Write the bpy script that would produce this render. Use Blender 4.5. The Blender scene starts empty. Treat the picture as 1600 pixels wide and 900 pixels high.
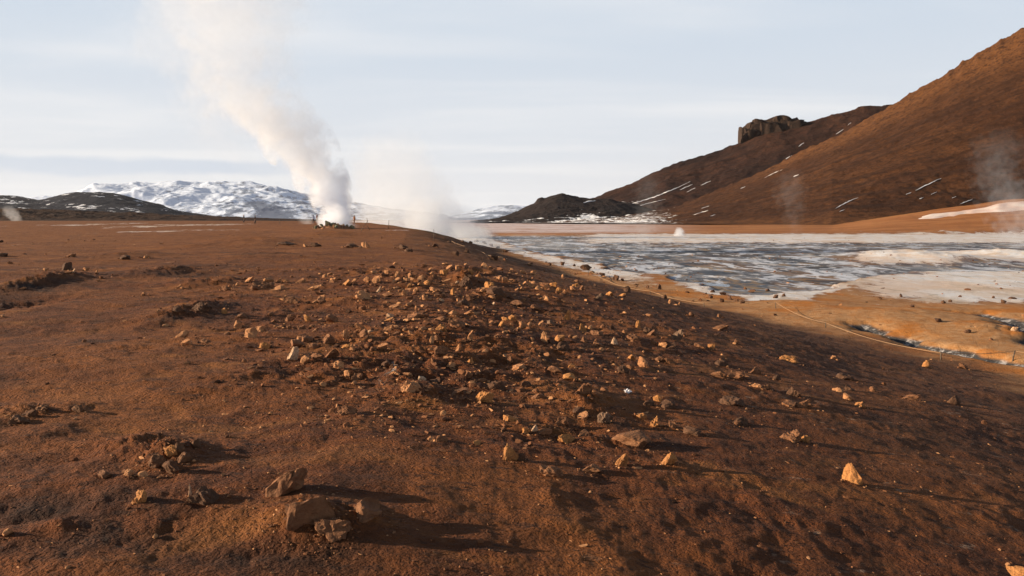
import bpy, bmesh, math, random
import numpy as np
from mathutils import Vector, Matrix, noise as mnoise

random.seed(7)
rng = np.random.default_rng(7)
scene = bpy.context.scene
COL = scene.collection
F, U0, V0, EYE = 1256.0, 800.0, 343.0, 1.6      # lens in photo pixels, principal column, horizon row, eye height
HAZE = .000013
ZB = -4.2                                        # basin floor below the eye

# ------------------------------------------------------------------ helpers
def link(o):
    COL.objects.link(o); return o

def tag(o, label=None, cat=None, group=None, kind=None):
    if label: o['label'] = label
    if cat: o['category'] = cat
    if group: o['group'] = group
    if kind: o['kind'] = kind
    return o

def mesh_np(name, verts, faces, smooth=True):
    """verts (n,3); faces (m,k) with one k"""
    me = bpy.data.meshes.new(name)
    verts = np.asarray(verts, np.float32); faces = np.asarray(faces, np.int32)
    n, m, k = len(verts), len(faces), faces.shape[1]
    me.vertices.add(n); me.vertices.foreach_set('co', verts.ravel())
    me.loops.add(m*k); me.loops.foreach_set('vertex_index', faces.ravel())
    me.polygons.add(m); me.polygons.foreach_set('loop_start', np.arange(0, m*k, k, dtype=np.int32))
    me.polygons.foreach_set('use_smooth', np.full(m, smooth))
    me.update(calc_edges=True); me.validate()
    return me

def grid_faces(nr, nc, wrap=False):
    r = np.arange(nr-1)[:, None]; c = np.arange(nc if wrap else nc-1)[None, :]
    c2 = (c+1) % nc
    return np.stack([r*nc+c, r*nc+c2, (r+1)*nc+c2, (r+1)*nc+c], -1).reshape(-1, 4)

def add_attr(me, name, arr):
    a = me.attributes.new(name, 'FLOAT_COLOR', 'POINT')
    a.data.foreach_set('color', np.asarray(arr, np.float32).ravel())

_perm = np.random.default_rng(11).permutation(512).astype(np.int64)
_perm = np.concatenate([_perm, _perm, _perm])
_ang = np.random.default_rng(12).uniform(0, 2*np.pi, 512)
_gx, _gy = np.cos(_ang), np.sin(_ang)
def perlin(x, y):
    xi = np.floor(x).astype(np.int64); yi = np.floor(y).astype(np.int64)
    fx = x-xi; fy = y-yi; xi &= 511; yi &= 511
    u = fx*fx*fx*(fx*(fx*6-15)+10); v = fy*fy*fy*(fy*(fy*6-15)+10)
    def g(ix, iy, dx, dy):
        h = _perm[_perm[ix & 511]+(iy & 511)] & 511
        return _gx[h]*dx+_gy[h]*dy
    a = g(xi, yi, fx, fy); b = g(xi+1, yi, fx-1, fy)
    c = g(xi, yi+1, fx, fy-1); d = g(xi+1, yi+1, fx-1, fy-1)
    return ((a+u*(b-a))+v*((c+u*(d-c))-(a+u*(b-a))))*1.5
def fbm(x, y, wl, octs=4, gain=0.5, seed=0.0):
    s = 0; a = 1; f = 1.0/wl; t = 0
    for i in range(octs):
        s = s+a*perlin(x*f+seed*17.3+i*31.7, y*f-seed*9.1+i*11.9); t += a; a *= gain; f *= 2.03
    return s/t
def ridged(x, y, wl, octs=4, gain=0.5, seed=0.0):
    s = 0; a = 1; f = 1.0/wl; t = 0
    for i in range(octs):
        s = s+a*(1-np.abs(perlin(x*f+seed*17.3+i*31.7, y*f-seed*9.1+i*11.9))*1.6); t += a; a *= gain; f *= 2.03
    return s/t
def sstep(a, b, x):
    t = np.clip((x-a)/(b-a), 0, 1); return t*t*(3-2*t)

# ------------------------------------------------------------------ the lie of the land (heights relative to the eye)
FOOT_Y = [-400, -10, 5, 12, 22.7, 27.5, 34.3, 40, 54.4, 70.3, 105, 155, 229, 300, 500, 1000, 15000]
FOOT_X = [16, 16.5, 16, 15.5, 14.5, 13.1, 12.0, 9.8, 6.9, 4.5, 0, -9.9, -36, -60, -110, -200, -2000]
PL_Y = [-400, 0, 12, 40, 100, 150, 180, 300, 450, 1000, 4000, 15000]
PL_Z = [-1.6, -1.6, -1.62, -1.5, -1.2, -.85, -.5, -.5, -.6, -1.5, -3, -6]

def pxy(u, v, Z=ZB):
    Y = -Z*F/(v-V0); return ((u-U0)/F*Y, Y)
MOUNDS = []     # x, y, sx, sy, h
def mound(u, v, wpx, dpt, h, Z=-1.6):
    x, y = pxy(u, v, Z); MOUNDS.append((x, y, wpx*y/F, dpt, h))
# low swells and hollows of the plateau whose far sides lie in shade
for a in [(60, 446, 34, 2.0, .2), (30, 470, 60, 1.2, -.22), (330, 442, 70, 1.5, .16), (250, 430, 60, 1.8, .2), (420, 404, 90, 3.0, .16), (190, 404, 60, 3, .16),
          (395, 384, 90, 7, .3), (520, 372, 60, 6, .3), (310, 480, 40, .8, .13), (270, 492, 40, .8, .1), (725, 440, 18, .9, .22), (770, 452, 26, .8, .16), (740, 425, 60, 1.6, .16),
          (640, 440, 80, 1.5, .18), (560, 470, 60, 1.0, .08), (690, 492, 60, .6, .06), (740, 505, 60, .6, .06), (655, 606, 45, .35, .07), (920, 596, 55, .5, .10), (860, 580, 40, .4, .06), (700, 545, 60, .4, .05),
          (266, 712, 40, .26, .10), (215, 695, 60, .3, .07), (30, 642, 55, .3, .08), (120, 634, 40, .25, .04), (490, 812, 70, .22, .09), (40, 800, 90, .16, -.03), (260, 830, 110, .18, -.03), (420, 850, 110, .18, -.03), (110, 822, 55, .10, .03),
          (1165, 855, 40, .14, -.035), (1190, 825, 50, .2, -.03), (1155, 870, 30, .06, .02), (570, 800, 30, .15, .04), (930, 650, 50, .25, .05), (860, 740, 30, .15, .03)]:
    mound(*a)
for a in [(1420, 404, 75, 9, .75), (1570, 402, 45, 8, .7), (1500, 410, 60, 4, .25), (1250, 482, 70, 2.0, .14), (1400, 500, 110, 3.0, .22), (1570, 525, 60, 2.0, .16)]:
    mound(*a, Z=ZB)
CHAN = [[(1345, 512), (1385, 520), (1420, 533), (1455, 545), (1500, 556), (1560, 566), (1620, 578)], [(1530, 492), (1560, 497), (1585, 506), (1610, 522), (1640, 540)]]

def seg_dist(x, y, pts):
    d = np.full(np.shape(x), 1e9)
    for (x0, y0), (x1, y1) in zip(pts[:-1], pts[1:]):
        dx, dy = x1-x0, y1-y0
        t = np.clip(((x-x0)*dx+(y-y0)*dy)/(dx*dx+dy*dy), 0, 1)
        d = np.minimum(d, np.hypot(x-x0-t*dx, y-y0-t*dy))
    return d
CHANW = [[pxy(*p) for p in c] for c in CHAN]

def interp_poly(u, pts):
    return np.interp(u, [p[0] for p in pts], [p[1] for p in pts])
MUD_LOW = [(700, 366), (760, 373), (800, 386), (830, 396), (900, 409), (960, 423), (1020, 434), (1080, 447), (1150, 461), (1200, 464), (1290, 457), (1335, 443), (1420, 430), (1500, 427), (1700, 427)]

def land(X, Y, detail=True):
    """-> Z relative to the eye, t (0 plateau .. 1 basin), masks dict"""
    X = np.asarray(X, float); Y = np.asarray(Y, float)
    R = np.hypot(X, Y)
    foot = np.interp(Y, FOOT_Y, FOOT_X)
    w = np.interp(Y, [0, 30, 60, 110, 200, 400], [17.5, 16, 14, 14, 20, 40])
    wob = fbm(X, Y, 9, 3, seed=3)*np.clip(R/60, .15, 1.2)*1.3
    t = np.clip((X+wob-(foot-w))/w, 0, 1)
    s = .45*t+.55*t*t*(3-2*t)
    plat = np.interp(np.where(Y > 0, R*.35+Y*.65, -R), PL_Y, PL_Z)
    Ys = np.maximum(Y, 1.0)
    pu = U0+F*X/Ys; pv = V0-ZB*F/Ys
    A = np.interp(pu, [900, 1100, 1300, 1400, 1500, 1600, 1800], [.004, .008, .018, .05, .08, .105, .11])
    bas = ZB+A*np.maximum(0, Y-222-6*fbm(X, Y, 30, 2, seed=5))*np.exp(-np.maximum(0, Y-330)/900)
    bas = np.minimum(bas, 9)
    Z = plat*(1-s)+bas*s
    for (mx, my, sx, sy, h) in MOUNDS:
        sel = (np.abs(X-mx) < 3.2*sx) & (np.abs(Y-my) < 3.2*sy)
        if sel.any():
            e = np.exp(-((X[sel]-mx)/sx)**2-((Y[sel]-my)/sy)**2)
            Z[sel] += h*e*(1+.5*fbm(X[sel], Y[sel], max(.12, sx*.5), 3, seed=8)+(.45*(ridged(X[sel], Y[sel]*.7, min(.5, max(.10, sx*.35)), 3, .6, seed=88)-.6) if my < 30 else 0))
    bz = sstep(.86, .99, t)                      # on the basin floor
    # region masks
    wu = pu+fbm(X, Y, 7, 3, seed=1)*40*np.clip(40/Ys, .3, 1.2)
    wv = pv+fbm(X, Y, 5, 4, seed=2)*np.clip((pv-V0)*.10, .8, 9)
    low = interp_poly(wu, MUD_LOW)
    mud = bz*sstep(0, 3, low-wv)*sstep(378.5, 381, wv)
    mud = np.maximum(mud, bz*sstep(0, 3, low-wv)*sstep(960, 880, wu)*sstep(368, 371, wv))
    wm = np.exp(-((wu-1430)/90)**4-((wv-403)/10.5)**4)+np.exp(-((wu-1590)/70)**4-((wv-403)/9)**4)
    wm = np.clip(wm*1.25, 0, 1)*bz
    mud = mud*(1-wm)
    far = bz*sstep(365, 368, wv)*sstep(381, 378.5, wv)*sstep(860, 960, wu)
    bank = bz*sstep(-1, 2, wv-low)*sstep(26, 6, wv-low)*sstep(1080, 960, wu)
    left = sstep(.55, .9, t)*sstep(790, 740, wu)*sstep(555, 580, wu)*sstep(350, 362, wv)
    tong = bz*np.clip(np.exp(-((wu-1215-(470-wv)*4)/45)**2-((wv-470)/9)**4)*1.5, 0, 1)
    flat = bz*sstep(1260, 1420, wu)*sstep(-5, 7, wv-low)*sstep(490, 464, wv+8*sstep(1500, 1300, wu))
    white = np.clip(far*.95+bank*.8+left*.9+tong+flat*.95+wm, 0, 1)
    edge = bz*sstep(1000, 1100, wu)*np.exp(-((wv-low-3)/5)**2)*.8
    white = np.clip(np.maximum(white, edge), 0, 1)
    ora = sstep(.74, 1.0, t+.22*fbm(X, Y, 4, 4, .6, seed=15))*(1-mud)*(1-white)
    ch = np.ones_like(X)*9.
    near = (Y > 12) & (Y < 60) & (X > 5) & (X < 45)
    if near.any():
        wx = X[near]+fbm(X[near], Y[near], 1.5, 3, seed=4)*.9; wy = Y[near]+fbm(X[near], Y[near], 1.2, 3, seed=6)*.9
        ch[near] = np.minimum(seg_dist(wx, wy, CHANW[0])/.62, seg_dist(wx, wy, CHANW[1])/.75)
    chm = np.exp(-ch**2)*bz
    snow = np.zeros_like(X)
    snow = sstep(224, 262, Y)*sstep(1130, 900, pu)*sstep(.8, 1, t)
    lw = np.zeros_like(X)
    for (a_, b_, wu_, wv_) in [(140, 352.5, 55, 1.8), (285, 357.5, 60, 2.2), (310, 352.5, 90, 1.3), (215, 354, 60, 1.2), (610, 357, 30, 1.0)]:
        x_, y_ = pxy(a_, b_, -1.05)
        nn = fbm(X, Y*.5, 7, 4, .6, seed=77)
        lw = np.maximum(lw, 1.0*np.exp(-((X-x_)/(wu_*y_/F))**4-((Y-y_+8*nn)/(wv_*y_/(b_-V0)))**2)+nn*.9-.25)
    white = np.clip(np.maximum(white, .62*lw*(t < .5)), 0, 1)
    Z = Z+bz*(fbm(X, Y*.8, 6.5, 4, .5, seed=9)*.13)+bz*.16*(1-mud)-chm*.35
    soil_and_shade = np.zeros_like(X)  # dark soil patches, with shade bands and a darker foreground edge painted in
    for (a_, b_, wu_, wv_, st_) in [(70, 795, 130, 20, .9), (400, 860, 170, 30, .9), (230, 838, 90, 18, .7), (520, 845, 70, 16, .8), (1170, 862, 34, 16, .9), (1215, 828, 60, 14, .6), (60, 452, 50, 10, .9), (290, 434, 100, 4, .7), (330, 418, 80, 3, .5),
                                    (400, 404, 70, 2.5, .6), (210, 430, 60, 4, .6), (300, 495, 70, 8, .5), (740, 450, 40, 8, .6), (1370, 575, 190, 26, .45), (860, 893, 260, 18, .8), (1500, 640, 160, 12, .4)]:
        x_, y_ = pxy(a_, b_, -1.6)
        soil_and_shade = np.maximum(soil_and_shade, st_*np.exp(-((X-x_)/(wu_*y_/F))**2-((Y-y_)/(wv_*y_/(b_-V0)))**2))
    soil_and_shade = soil_and_shade*np.clip(.75+1.2*fbm(X, Y, .9, 4, .6, seed=91), 0, 1.3)*(t < .97)
    dens = np.exp(-((pu-700)/330)**2)*sstep(400, 430, V0+1.6*F/Ys)*sstep(760, 600, V0+1.6*F/Ys)*(1-bz)
    if detail:
        n = 0.0
        gr = (1-bz)*np.exp(-R/900)
        n = n+fbm(X, Y, 14, 3, seed=20)*.16*sstep(4, 25, R)
        n = n+fbm(X*.6, Y, 2.6, 4, seed=21)*.10
        pt = sstep(-.15, .25, fbm(X, Y, 3.0, 3, seed=30))
        n = n+(ridged(X, Y, .75, 4, .6, seed=22)-.62)*(.022+.02*pt+.10*dens*(.35+.65*pt))
        c = R < 90
        f = np.zeros_like(X)
        f[c] = fbm(X[c]*.7, Y[c], .22, 4, .6, seed=23)*.013+(ridged(X[c], Y[c], .13, 2, .6, seed=24)-.6)*.004+np.abs(fbm(X[c], Y[c], .4, 3, .6, seed=28))*.022*pt[c]
        n = n+f*np.clip(1.2-R/90, 0, 1)
        Z = Z+n*gr+bz*fbm(X, Y, .5, 3, seed=25)*.02*(1-.7*mud)
    return Z, t, dict(white=white, mud=mud, orange=ora, chan=chm, snow=snow, dens=dens, soil_and_shade=soil_and_shade)

def ground_z(x, y):
    return float(land(np.array([x]), np.array([y]))[0][0])

def hits(us, vs, ns=420):
    """where the sight lines through photo points (u, v) meet the land: world x, y, z"""
    us = np.asarray(us, float); vs = np.asarray(vs, float)
    Ys = np.geomspace(2.2, 900, ns)
    X = (us[:, None]-U0)/F*Ys[None]; Y = np.broadcast_to(Ys[None], X.shape)
    Zs = -(vs[:, None]-V0)/F*Ys[None]
    Z = land(X.ravel(), Y.ravel(), detail=False)[0].reshape(X.shape)
    below = Z >= Zs
    k = np.where(below.any(1), below.argmax(1), len(Ys)-1); k = np.maximum(k, 1)
    i = np.arange(len(us))
    d0 = Zs[i, k-1]-Z[i, k-1]; d1 = Zs[i, k]-Z[i, k]
    q = np.clip(d0/np.where(np.abs(d0-d1) < 1e-9, 1, d0-d1), 0, 1)
    Yh = Ys[k-1]+q*(Ys[k]-Ys[k-1]); Xh = (us-U0)/F*Yh
    Zh = land(Xh, Yh)[0]
    return np.stack([Xh, Yh, Zh+EYE], -1)

# ------------------------------------------------------------------ materials
class NT:
    def __init__(s, name, world=None):
        if world: s.m = world
        else:
            s.m = bpy.data.materials.new(name)
        s.m.use_nodes = True; s.t = s.m.node_tree; s.t.nodes.clear()
        s.out = s.n('OutputWorld' if world else 'OutputMaterial')
    def n(s, typ, **kw):
        nd = s.t.nodes.new('ShaderNode'+typ)
        for k, v in kw.items():
            if hasattr(nd, k): setattr(nd, k, v)
        return nd
    def put(s, sock, v):
        if isinstance(v, bpy.types.NodeSocket): s.t.links.new(v, sock)
        elif isinstance(v, (tuple, list)) and len(v) == 3 and sock.type == 'RGBA': sock.default_value = (*v, 1)
        else: sock.default_value = v
    def math(s, op, a, b=0.0, c=0.0, clamp=False):
        nd = s.n('Math', operation=op, use_clamp=clamp)
        s.put(nd.inputs[0], a); s.put(nd.inputs[1], b); s.put(nd.inputs[2], c); return nd.outputs[0]
    def vmath(s, op, a, b=(0, 0, 0)):
        nd = s.n('VectorMath', operation=op); s.put(nd.inputs[0], a); s.put(nd.inputs[1], b); return nd.outputs[0]
    def noise(s, vec, scale, detail=4, rough=.55, dist=0.0, out='Fac'):
        nd = s.n('TexNoise'); s.put(nd.inputs['Vector'], vec); nd.inputs['Scale'].default_value = scale
        nd.inputs['Detail'].default_value = detail; nd.inputs['Roughness'].default_value = rough; nd.inputs['Distortion'].default_value = dist
        return nd.outputs[out]
    def vor(s, vec, scale, out='Distance', feature='F1', rnd=1.0):
        nd = s.n('TexVoronoi', feature=feature); s.put(nd.inputs['Vector'], vec); nd.inputs['Scale'].default_value = scale
        nd.inputs['Randomness'].default_value = rnd
        return nd.outputs[out]
    def ramp(s, x, a, b, lo=0.0, hi=1.0, smooth=True):
        nd = s.n('MapRange', interpolation_type='SMOOTHSTEP' if smooth else 'LINEAR'); nd.clamp = True
        s.put(nd.inputs[0], x); s.put(nd.inputs[1], a); s.put(nd.inputs[2], b); s.put(nd.inputs[3], lo); s.put(nd.inputs[4], hi)
        return nd.outputs[0]
    def mix(s, f, a, b, blend='MIX'):
        nd = s.n('Mix', data_type='RGBA', blend_type=blend); nd.clamp_factor = True
        s.put(nd.inputs[0], f); s.put(nd.inputs[6], a); s.put(nd.inputs[7], b); return nd.outputs[2]
    def scale(s, vec, v3):
        nd = s.n('Mapping'); s.put(nd.inputs[0], vec); nd.inputs[3].default_value = v3; return nd.outputs[0]
    def attr(s, name):
        nd = s.n('Attribute', attribute_name=name); sp = s.n('SeparateColor'); s.t.links.new(nd.outputs['Color'], sp.inputs[0])
        return sp.outputs[0], sp.outputs[1], sp.outputs[2], nd.outputs['Alpha']
    def bump(s, h, dist, strength=1.0, nrm=None):
        nd = s.n('Bump'); s.put(nd.inputs['Height'], h); nd.inputs['Distance'].default_value = dist; nd.inputs['Strength'].default_value = strength
        if nrm is not None: s.put(nd.inputs['Normal'], nrm)
        return nd.outputs[0]
    def surf(s, col, rough=.9, nrm=None, spec=.25, **kw):
        p = s.n('BsdfPrincipled'); s.put(p.inputs['Base Color'], col); s.put(p.inputs['Roughness'], rough)
        s.put(p.inputs['Specular IOR Level'], spec)
        if nrm is not None: s.put(p.inputs['Normal'], nrm)
        for k, v in kw.items(): s.put(p.inputs[k.replace('_', ' ')], v)
        s.t.links.new(p.outputs[0], s.out.inputs['Surface']); return s.m

def m_ground():
    k = NT('soil_and_sinter')
    pos = k.n('NewGeometry').outputs['Position']
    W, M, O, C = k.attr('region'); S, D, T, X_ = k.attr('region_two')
    n1 = k.noise(pos, .35, 5, .6); n2 = k.noise(pos, 2.6, 6, .65); n3 = k.noise(pos, 14, 6, .7); n4 = k.noise(pos, 55, 4, .65)
    soil = k.mix(k.ramp(n2, .38, .62), (.082, .0255, .0084), (.142, .0455, .0135))
    soil = k.mix(k.ramp(n1, .42, .66, 0, .8), soil, (.225, .078, .019))
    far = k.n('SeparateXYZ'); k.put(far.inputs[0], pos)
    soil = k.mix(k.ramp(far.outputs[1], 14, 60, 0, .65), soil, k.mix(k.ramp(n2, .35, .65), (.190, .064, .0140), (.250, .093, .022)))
    soil = k.mix(k.ramp(n3, .56, .72, 0, .8), soil, (.050, .021, .0105))
    soil = k.mix(k.ramp(n4, .58, .72, 0, .65), soil, (.045, .020, .012))
    soil = k.mix(k.ramp(k.noise(pos, 30, 3, .6), .66, .76, 0, .5), soil, (.26, .13, .065))
    soil = k.mix(k.ramp(k.noise(k.scale(pos, (.45, 1, 1)), 11, 4, .65, .3), .56, .66, 0, .75), soil, (.036, .015, .0085))
    soil = k.mix(k.ramp(k.noise(k.scale(pos, (.6, 1, 1)), .95, 5, .62, .8), .53, .66, 0, .7), soil, (.235, .090, .024))
    # dark soil patches and painted shade, both as a darker soil colour
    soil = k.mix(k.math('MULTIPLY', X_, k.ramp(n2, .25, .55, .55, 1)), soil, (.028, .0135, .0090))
    # dark cinder patches
    soil = k.mix(k.ramp(k.noise(pos, .8, 5, .6, .5), .57, .68, 0, .6), soil, (.042, .019, .011))
    # grey soil on the slope down to the springs
    soil = k.mix(k.math('MULTIPLY', k.ramp(T, .12, .75), .55), soil, k.mix(k.ramp(n2, .4, .65), (.085, .036, .020), (.125, .060, .034)))
    tan = k.mix(k.ramp(n2, .35, .65), (.36, .165, .055), (.44, .25, .12))
    tan = k.mix(k.ramp(n1, .48, .62), tan, (.40, .15, .030))
    tan = k.mix(k.ramp(n3, .55, .7, 0, .75), tan, (.14, .068, .028))
    tan = k.mix(k.ramp(n4, .6, .75, 0, .5), tan, (.08, .04, .02))
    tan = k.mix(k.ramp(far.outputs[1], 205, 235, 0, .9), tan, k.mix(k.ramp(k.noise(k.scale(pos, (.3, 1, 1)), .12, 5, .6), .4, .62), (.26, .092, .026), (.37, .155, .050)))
    soil = k.mix(k.math('MULTIPLY', k.ramp(T, .02, .3), k.ramp(k.noise(k.scale(pos, (.5, 1, 1)), 7, 5, .7), .62, .70, 0, .8)), soil, (.34, .24, .17))
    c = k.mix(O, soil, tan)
    # snow dusted plain below the hills
    c = k.mix(k.math('MULTIPLY', S, k.ramp(k.noise(k.scale(pos, (.5, 1, 1)), .10, 6, .7), .36, .50)), c, (.60, .50, .49))
    wp = k.vmath('ADD', pos, k.vmath('SCALE', k.noise(pos, .5, 3, out='Color')))
    wp = k.scale(wp, (1.15, .42, 1))
    a = k.noise(wp, .30, 6, .66, .6); b = k.noise(wp, .75, 5, .65, .8); d = k.noise(wp, .14, 4, .6)
    mud = k.mix(k.ramp(a, .43, .53), (.055, .064, .082), (.18, .19, .215))
    mud = k.mix(k.ramp(k.noise(wp, .42, 5, .65, .8), .52, .60, 0, .8), mud, (.26, .165, .075))
    mud = k.mix(k.ramp(d, .53, .60, 0, .75), mud, (.19, .105, .05))
    mud = k.mix(k.ramp(k.noise(wp, .11, 4, .6), .54, .62, 0, .7), mud, (.045, .048, .058))
    mud = k.mix(k.ramp(k.noise(wp, .26, 6, .66, 1.0), .50, .58, 0, .92), mud, (.56, .60, .68))
    mud = k.mix(k.ramp(k.noise(wp, .55, 5, .68, .6), .52, .60, 0, .8), mud, (.026, .034, .050))
    mud = k.mix(k.ramp(k.noise(wp, .6, 5, .7, .5), .57, .63, 0, .9), mud, (.66, .66, .68))
    c = k.mix(M, c, mud)
    wh = k.mix(k.ramp(b, .40, .62), (.66, .67, .70), (.62, .55, .50))
    wh = k.mix(k.ramp(d, .50, .64, 0, .55), wh, (.56, .40, .29))
    wh = k.mix(k.ramp(k.noise(wp, .35, 5, .7), .52, .64, 0, .65), wh, (.46, .36, .27))
    wh = k.mix(k.ramp(a, .60, .72, 0, .6), wh, (.30, .24, .17))
    wh = k.mix(k.ramp(n3, .60, .74, 0, .5), wh, (.30, .27, .25))
    c = k.mix(k.ramp(k.math('ADD', W, k.math('ADD', k.math('MULTIPLY', k.math('SUBTRACT', b, .5), 1.9), k.math('MULTIPLY', k.math('SUBTRACT', n3, .5), .8))), .36, .66), c, wh)
    chc = k.mix(k.ramp(k.noise(pos, 2.2, 5, .7, 1.), .50, .64), (.050, .048, .050), (.36, .34, .34))
    c = k.mix(k.ramp(C, .35, .62), c, chc)
    h = k.math('ADD', k.math('MULTIPLY', n3, .6), k.math('MULTIPLY', n4, .3))
    h = k.math('ADD', h, k.math('MULTIPLY', k.noise(pos, 4.5, 4, .6), .9))
    h = k.math('ADD', h, k.math('MULTIPLY', k.vor(k.vmath('ADD', pos, k.vmath('SCALE', k.noise(pos, 9, 3, out='Color'))), 7, feature='SMOOTH_F1'), .5))
    h = k.math('MULTIPLY', h, k.math('SUBTRACT', 1.0, k.math('MULTIPLY', M, .85)))
    nrm = k.bump(h, .050, 1.0)
    rough = k.mix(M, (.95, .95, .95), k.mix(k.ramp(a, .4, .55), (.6, .6, .6), (.9, .9, .9)))
    return k.surf(c, rough, nrm, .2)

def m_rock(name, c1, c2, c3, sc=1.0):
    k = NT(name)
    tc = k.n('TexCoord').outputs['Object']
    oi = k.n('ObjectInfo')
    pos = k.n('NewGeometry').outputs['Position']
    v = k.vmath('ADD', pos, k.vmath('SCALE', oi.outputs['Location'], (0, 0, 0)))
    a = k.noise(v, 9*sc, 6, .65, .4); b = k.noise(k.scale(v, (1, 1, 2.2)), 28*sc, 5, .7); r = oi.outputs['Random']
    c = k.mix(k.ramp(a, .38, .64), c1, c2)
    c = k.mix(k.ramp(b, .55, .70, 0, .7), c, c3)
    c = k.mix(k.math('MULTIPLY', r, .35), c, c3)
    h = k.math('ADD', k.math('MULTIPLY', a, .8), k.math('MULTIPLY', b, .5))
    h = k.math('ADD', h, k.math('MULTIPLY', k.vor(k.scale(v, (1, 1, 1.6)), 14*sc), .5))
    return k.surf(c, .88, k.bump(h, .03/sc, .9), .25)

def m_hill(name, base, light, dark, sc=1.0, snow=True, streak=True):
    k = NT(name)
    pos = k.n('NewGeometry').outputs['Position']
    L, S, G, X = k.attr('region')                 # ochre and painted sunlit crest, snow, uphill coordinate, across coordinate
    n1 = k.noise(pos, .016*sc, 5, .6); n2 = k.noise(pos, .35*sc, 6, .72); n3 = k.noise(pos, .09*sc, 5, .6)
    cmb = k.n('CombineXYZ'); k.put(cmb.inputs[0], k.math('MULTIPLY', X, 5.)); k.put(cmb.inputs[1], k.math('MULTIPLY', G, 34.))
    st = k.noise(cmb.outputs[0], 1.0, 6, .62, .3)
    c = k.mix(k.ramp(n1, .38, .64), base, k.mix(.45, base, light))
    if streak: c = k.mix(k.ramp(st, .42, .62, 0, .75), c, dark)
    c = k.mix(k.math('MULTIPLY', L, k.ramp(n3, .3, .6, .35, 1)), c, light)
    c = k.mix(k.ramp(n2, .50, .60, 0, .85), c, dark)
    c = k.mix(k.ramp(k.noise(pos, .75*sc, 4, .7), .54, .62, 0, .6), c, dark)
    c = k.mix(k.ramp(k.noise(pos, 1.0*sc, 3, .6), .60, .70, 0, .5), c, light)
    if snow:
        sn = k.noise(k.scale(pos, (1, 1, .6)), .11*sc, 6, .68, .3)
        if streak:
            cm2 = k.n('CombineXYZ'); k.put(cm2.inputs[0], k.math('MULTIPLY', X, 26.)); k.put(cm2.inputs[1], k.math('MULTIPLY', G, 60.))
            sn = k.math('ADD', k.math('MULTIPLY', sn, .45), k.math('MULTIPLY', k.noise(cm2.outputs[0], 1.0, 5, .65, .4), .55))
        f = k.ramp(k.math('ADD', k.math('SUBTRACT', sn, 1.0), S), -.04, .02)
        c = k.mix(f, c, (.80, .82, .86))
    return k.surf(c, .95, k.bump(k.math('ADD', k.math('MULTIPLY', n2, 1.0), k.math('MULTIPLY', n3, 1.5)), 1.1/sc, .8), .1)

def m_simple(name, col, rough=.8, nscale=20., amt=.35, spec=.3):
    k = NT(name); v = k.n('TexCoord').outputs['Object']
    n = k.noise(v, nscale, 4, .6)
    c = k.mix(k.ramp(n, .35, .65), tuple(x*(1-amt) for x in col), tuple(min(1, x*(1+amt)) for x in col))
    return k.surf(c, rough, k.bump(n, .01, .5), spec)

def m_water():
    k = NT('spring_water'); pos = k.n('NewGeometry').outputs['Position']
    n = k.noise(pos, .6, 4, .6)
    c = k.mix(k.ramp(n, .4, .6), (.10, .14, .20), (.25, .31, .40))
    nr = k.bump(k.noise(k.scale(pos, (1, 1, 1)), 3, 4, .65), .05, .8)
    return k.surf(c, .22, nr, .35)

MAT = {}
MAT['ground'] = m_ground()
MAT['p'] = m_rock('pale_rock', (.52, .255, .115), (.40, .185, .082), (.20, .088, .040))
MAT['o'] = m_rock('ochre_rock', (.50, .225, .072), (.37, .165, .058), (.19, .085, .038))
MAT['b'] = m_rock('brown_rock', (.260, .120, .056), (.185, .082, .039), (.09, .042, .022))
MAT['d'] = m_rock('dark_rock', (.110, .056, .032), (.070, .037, .022), (.14, .068, .036))
MAT['g'] = m_rock('grey_rock', (.20, .122, .078), (.125, .075, .048), (.23, .145, .092))
MAT['w'] = m_rock('whitish_rock', (.58, .39, .25), (.47, .295, .175), (.28, .155, .085))
MAT['e'] = m_rock('earth_clod', (.185, .088, .042), (.13, .060, .030), (.070, .035, .020))
MAT['m'] = m_rock('mossy_vent_rock', (.16, .15, .085), (.11, .115, .065), (.25, .22, .16))
MAT['crag'] = m_rock('crag_rock', (.028, .0165, .012), (.060, .033, .021), (.020, .013, .010), .06)
MAT['snow'] = m_simple('old_snow', (.82, .84, .88), .7, .3, .06)
MAT['wood'] = m_simple('weathered_wood', (.10, .075, .055), .85, 30)
MAT['rope'] = m_simple('pale_rope', (.34, .21, .12), .9, 60)
MAT['water'] = m_water()

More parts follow.
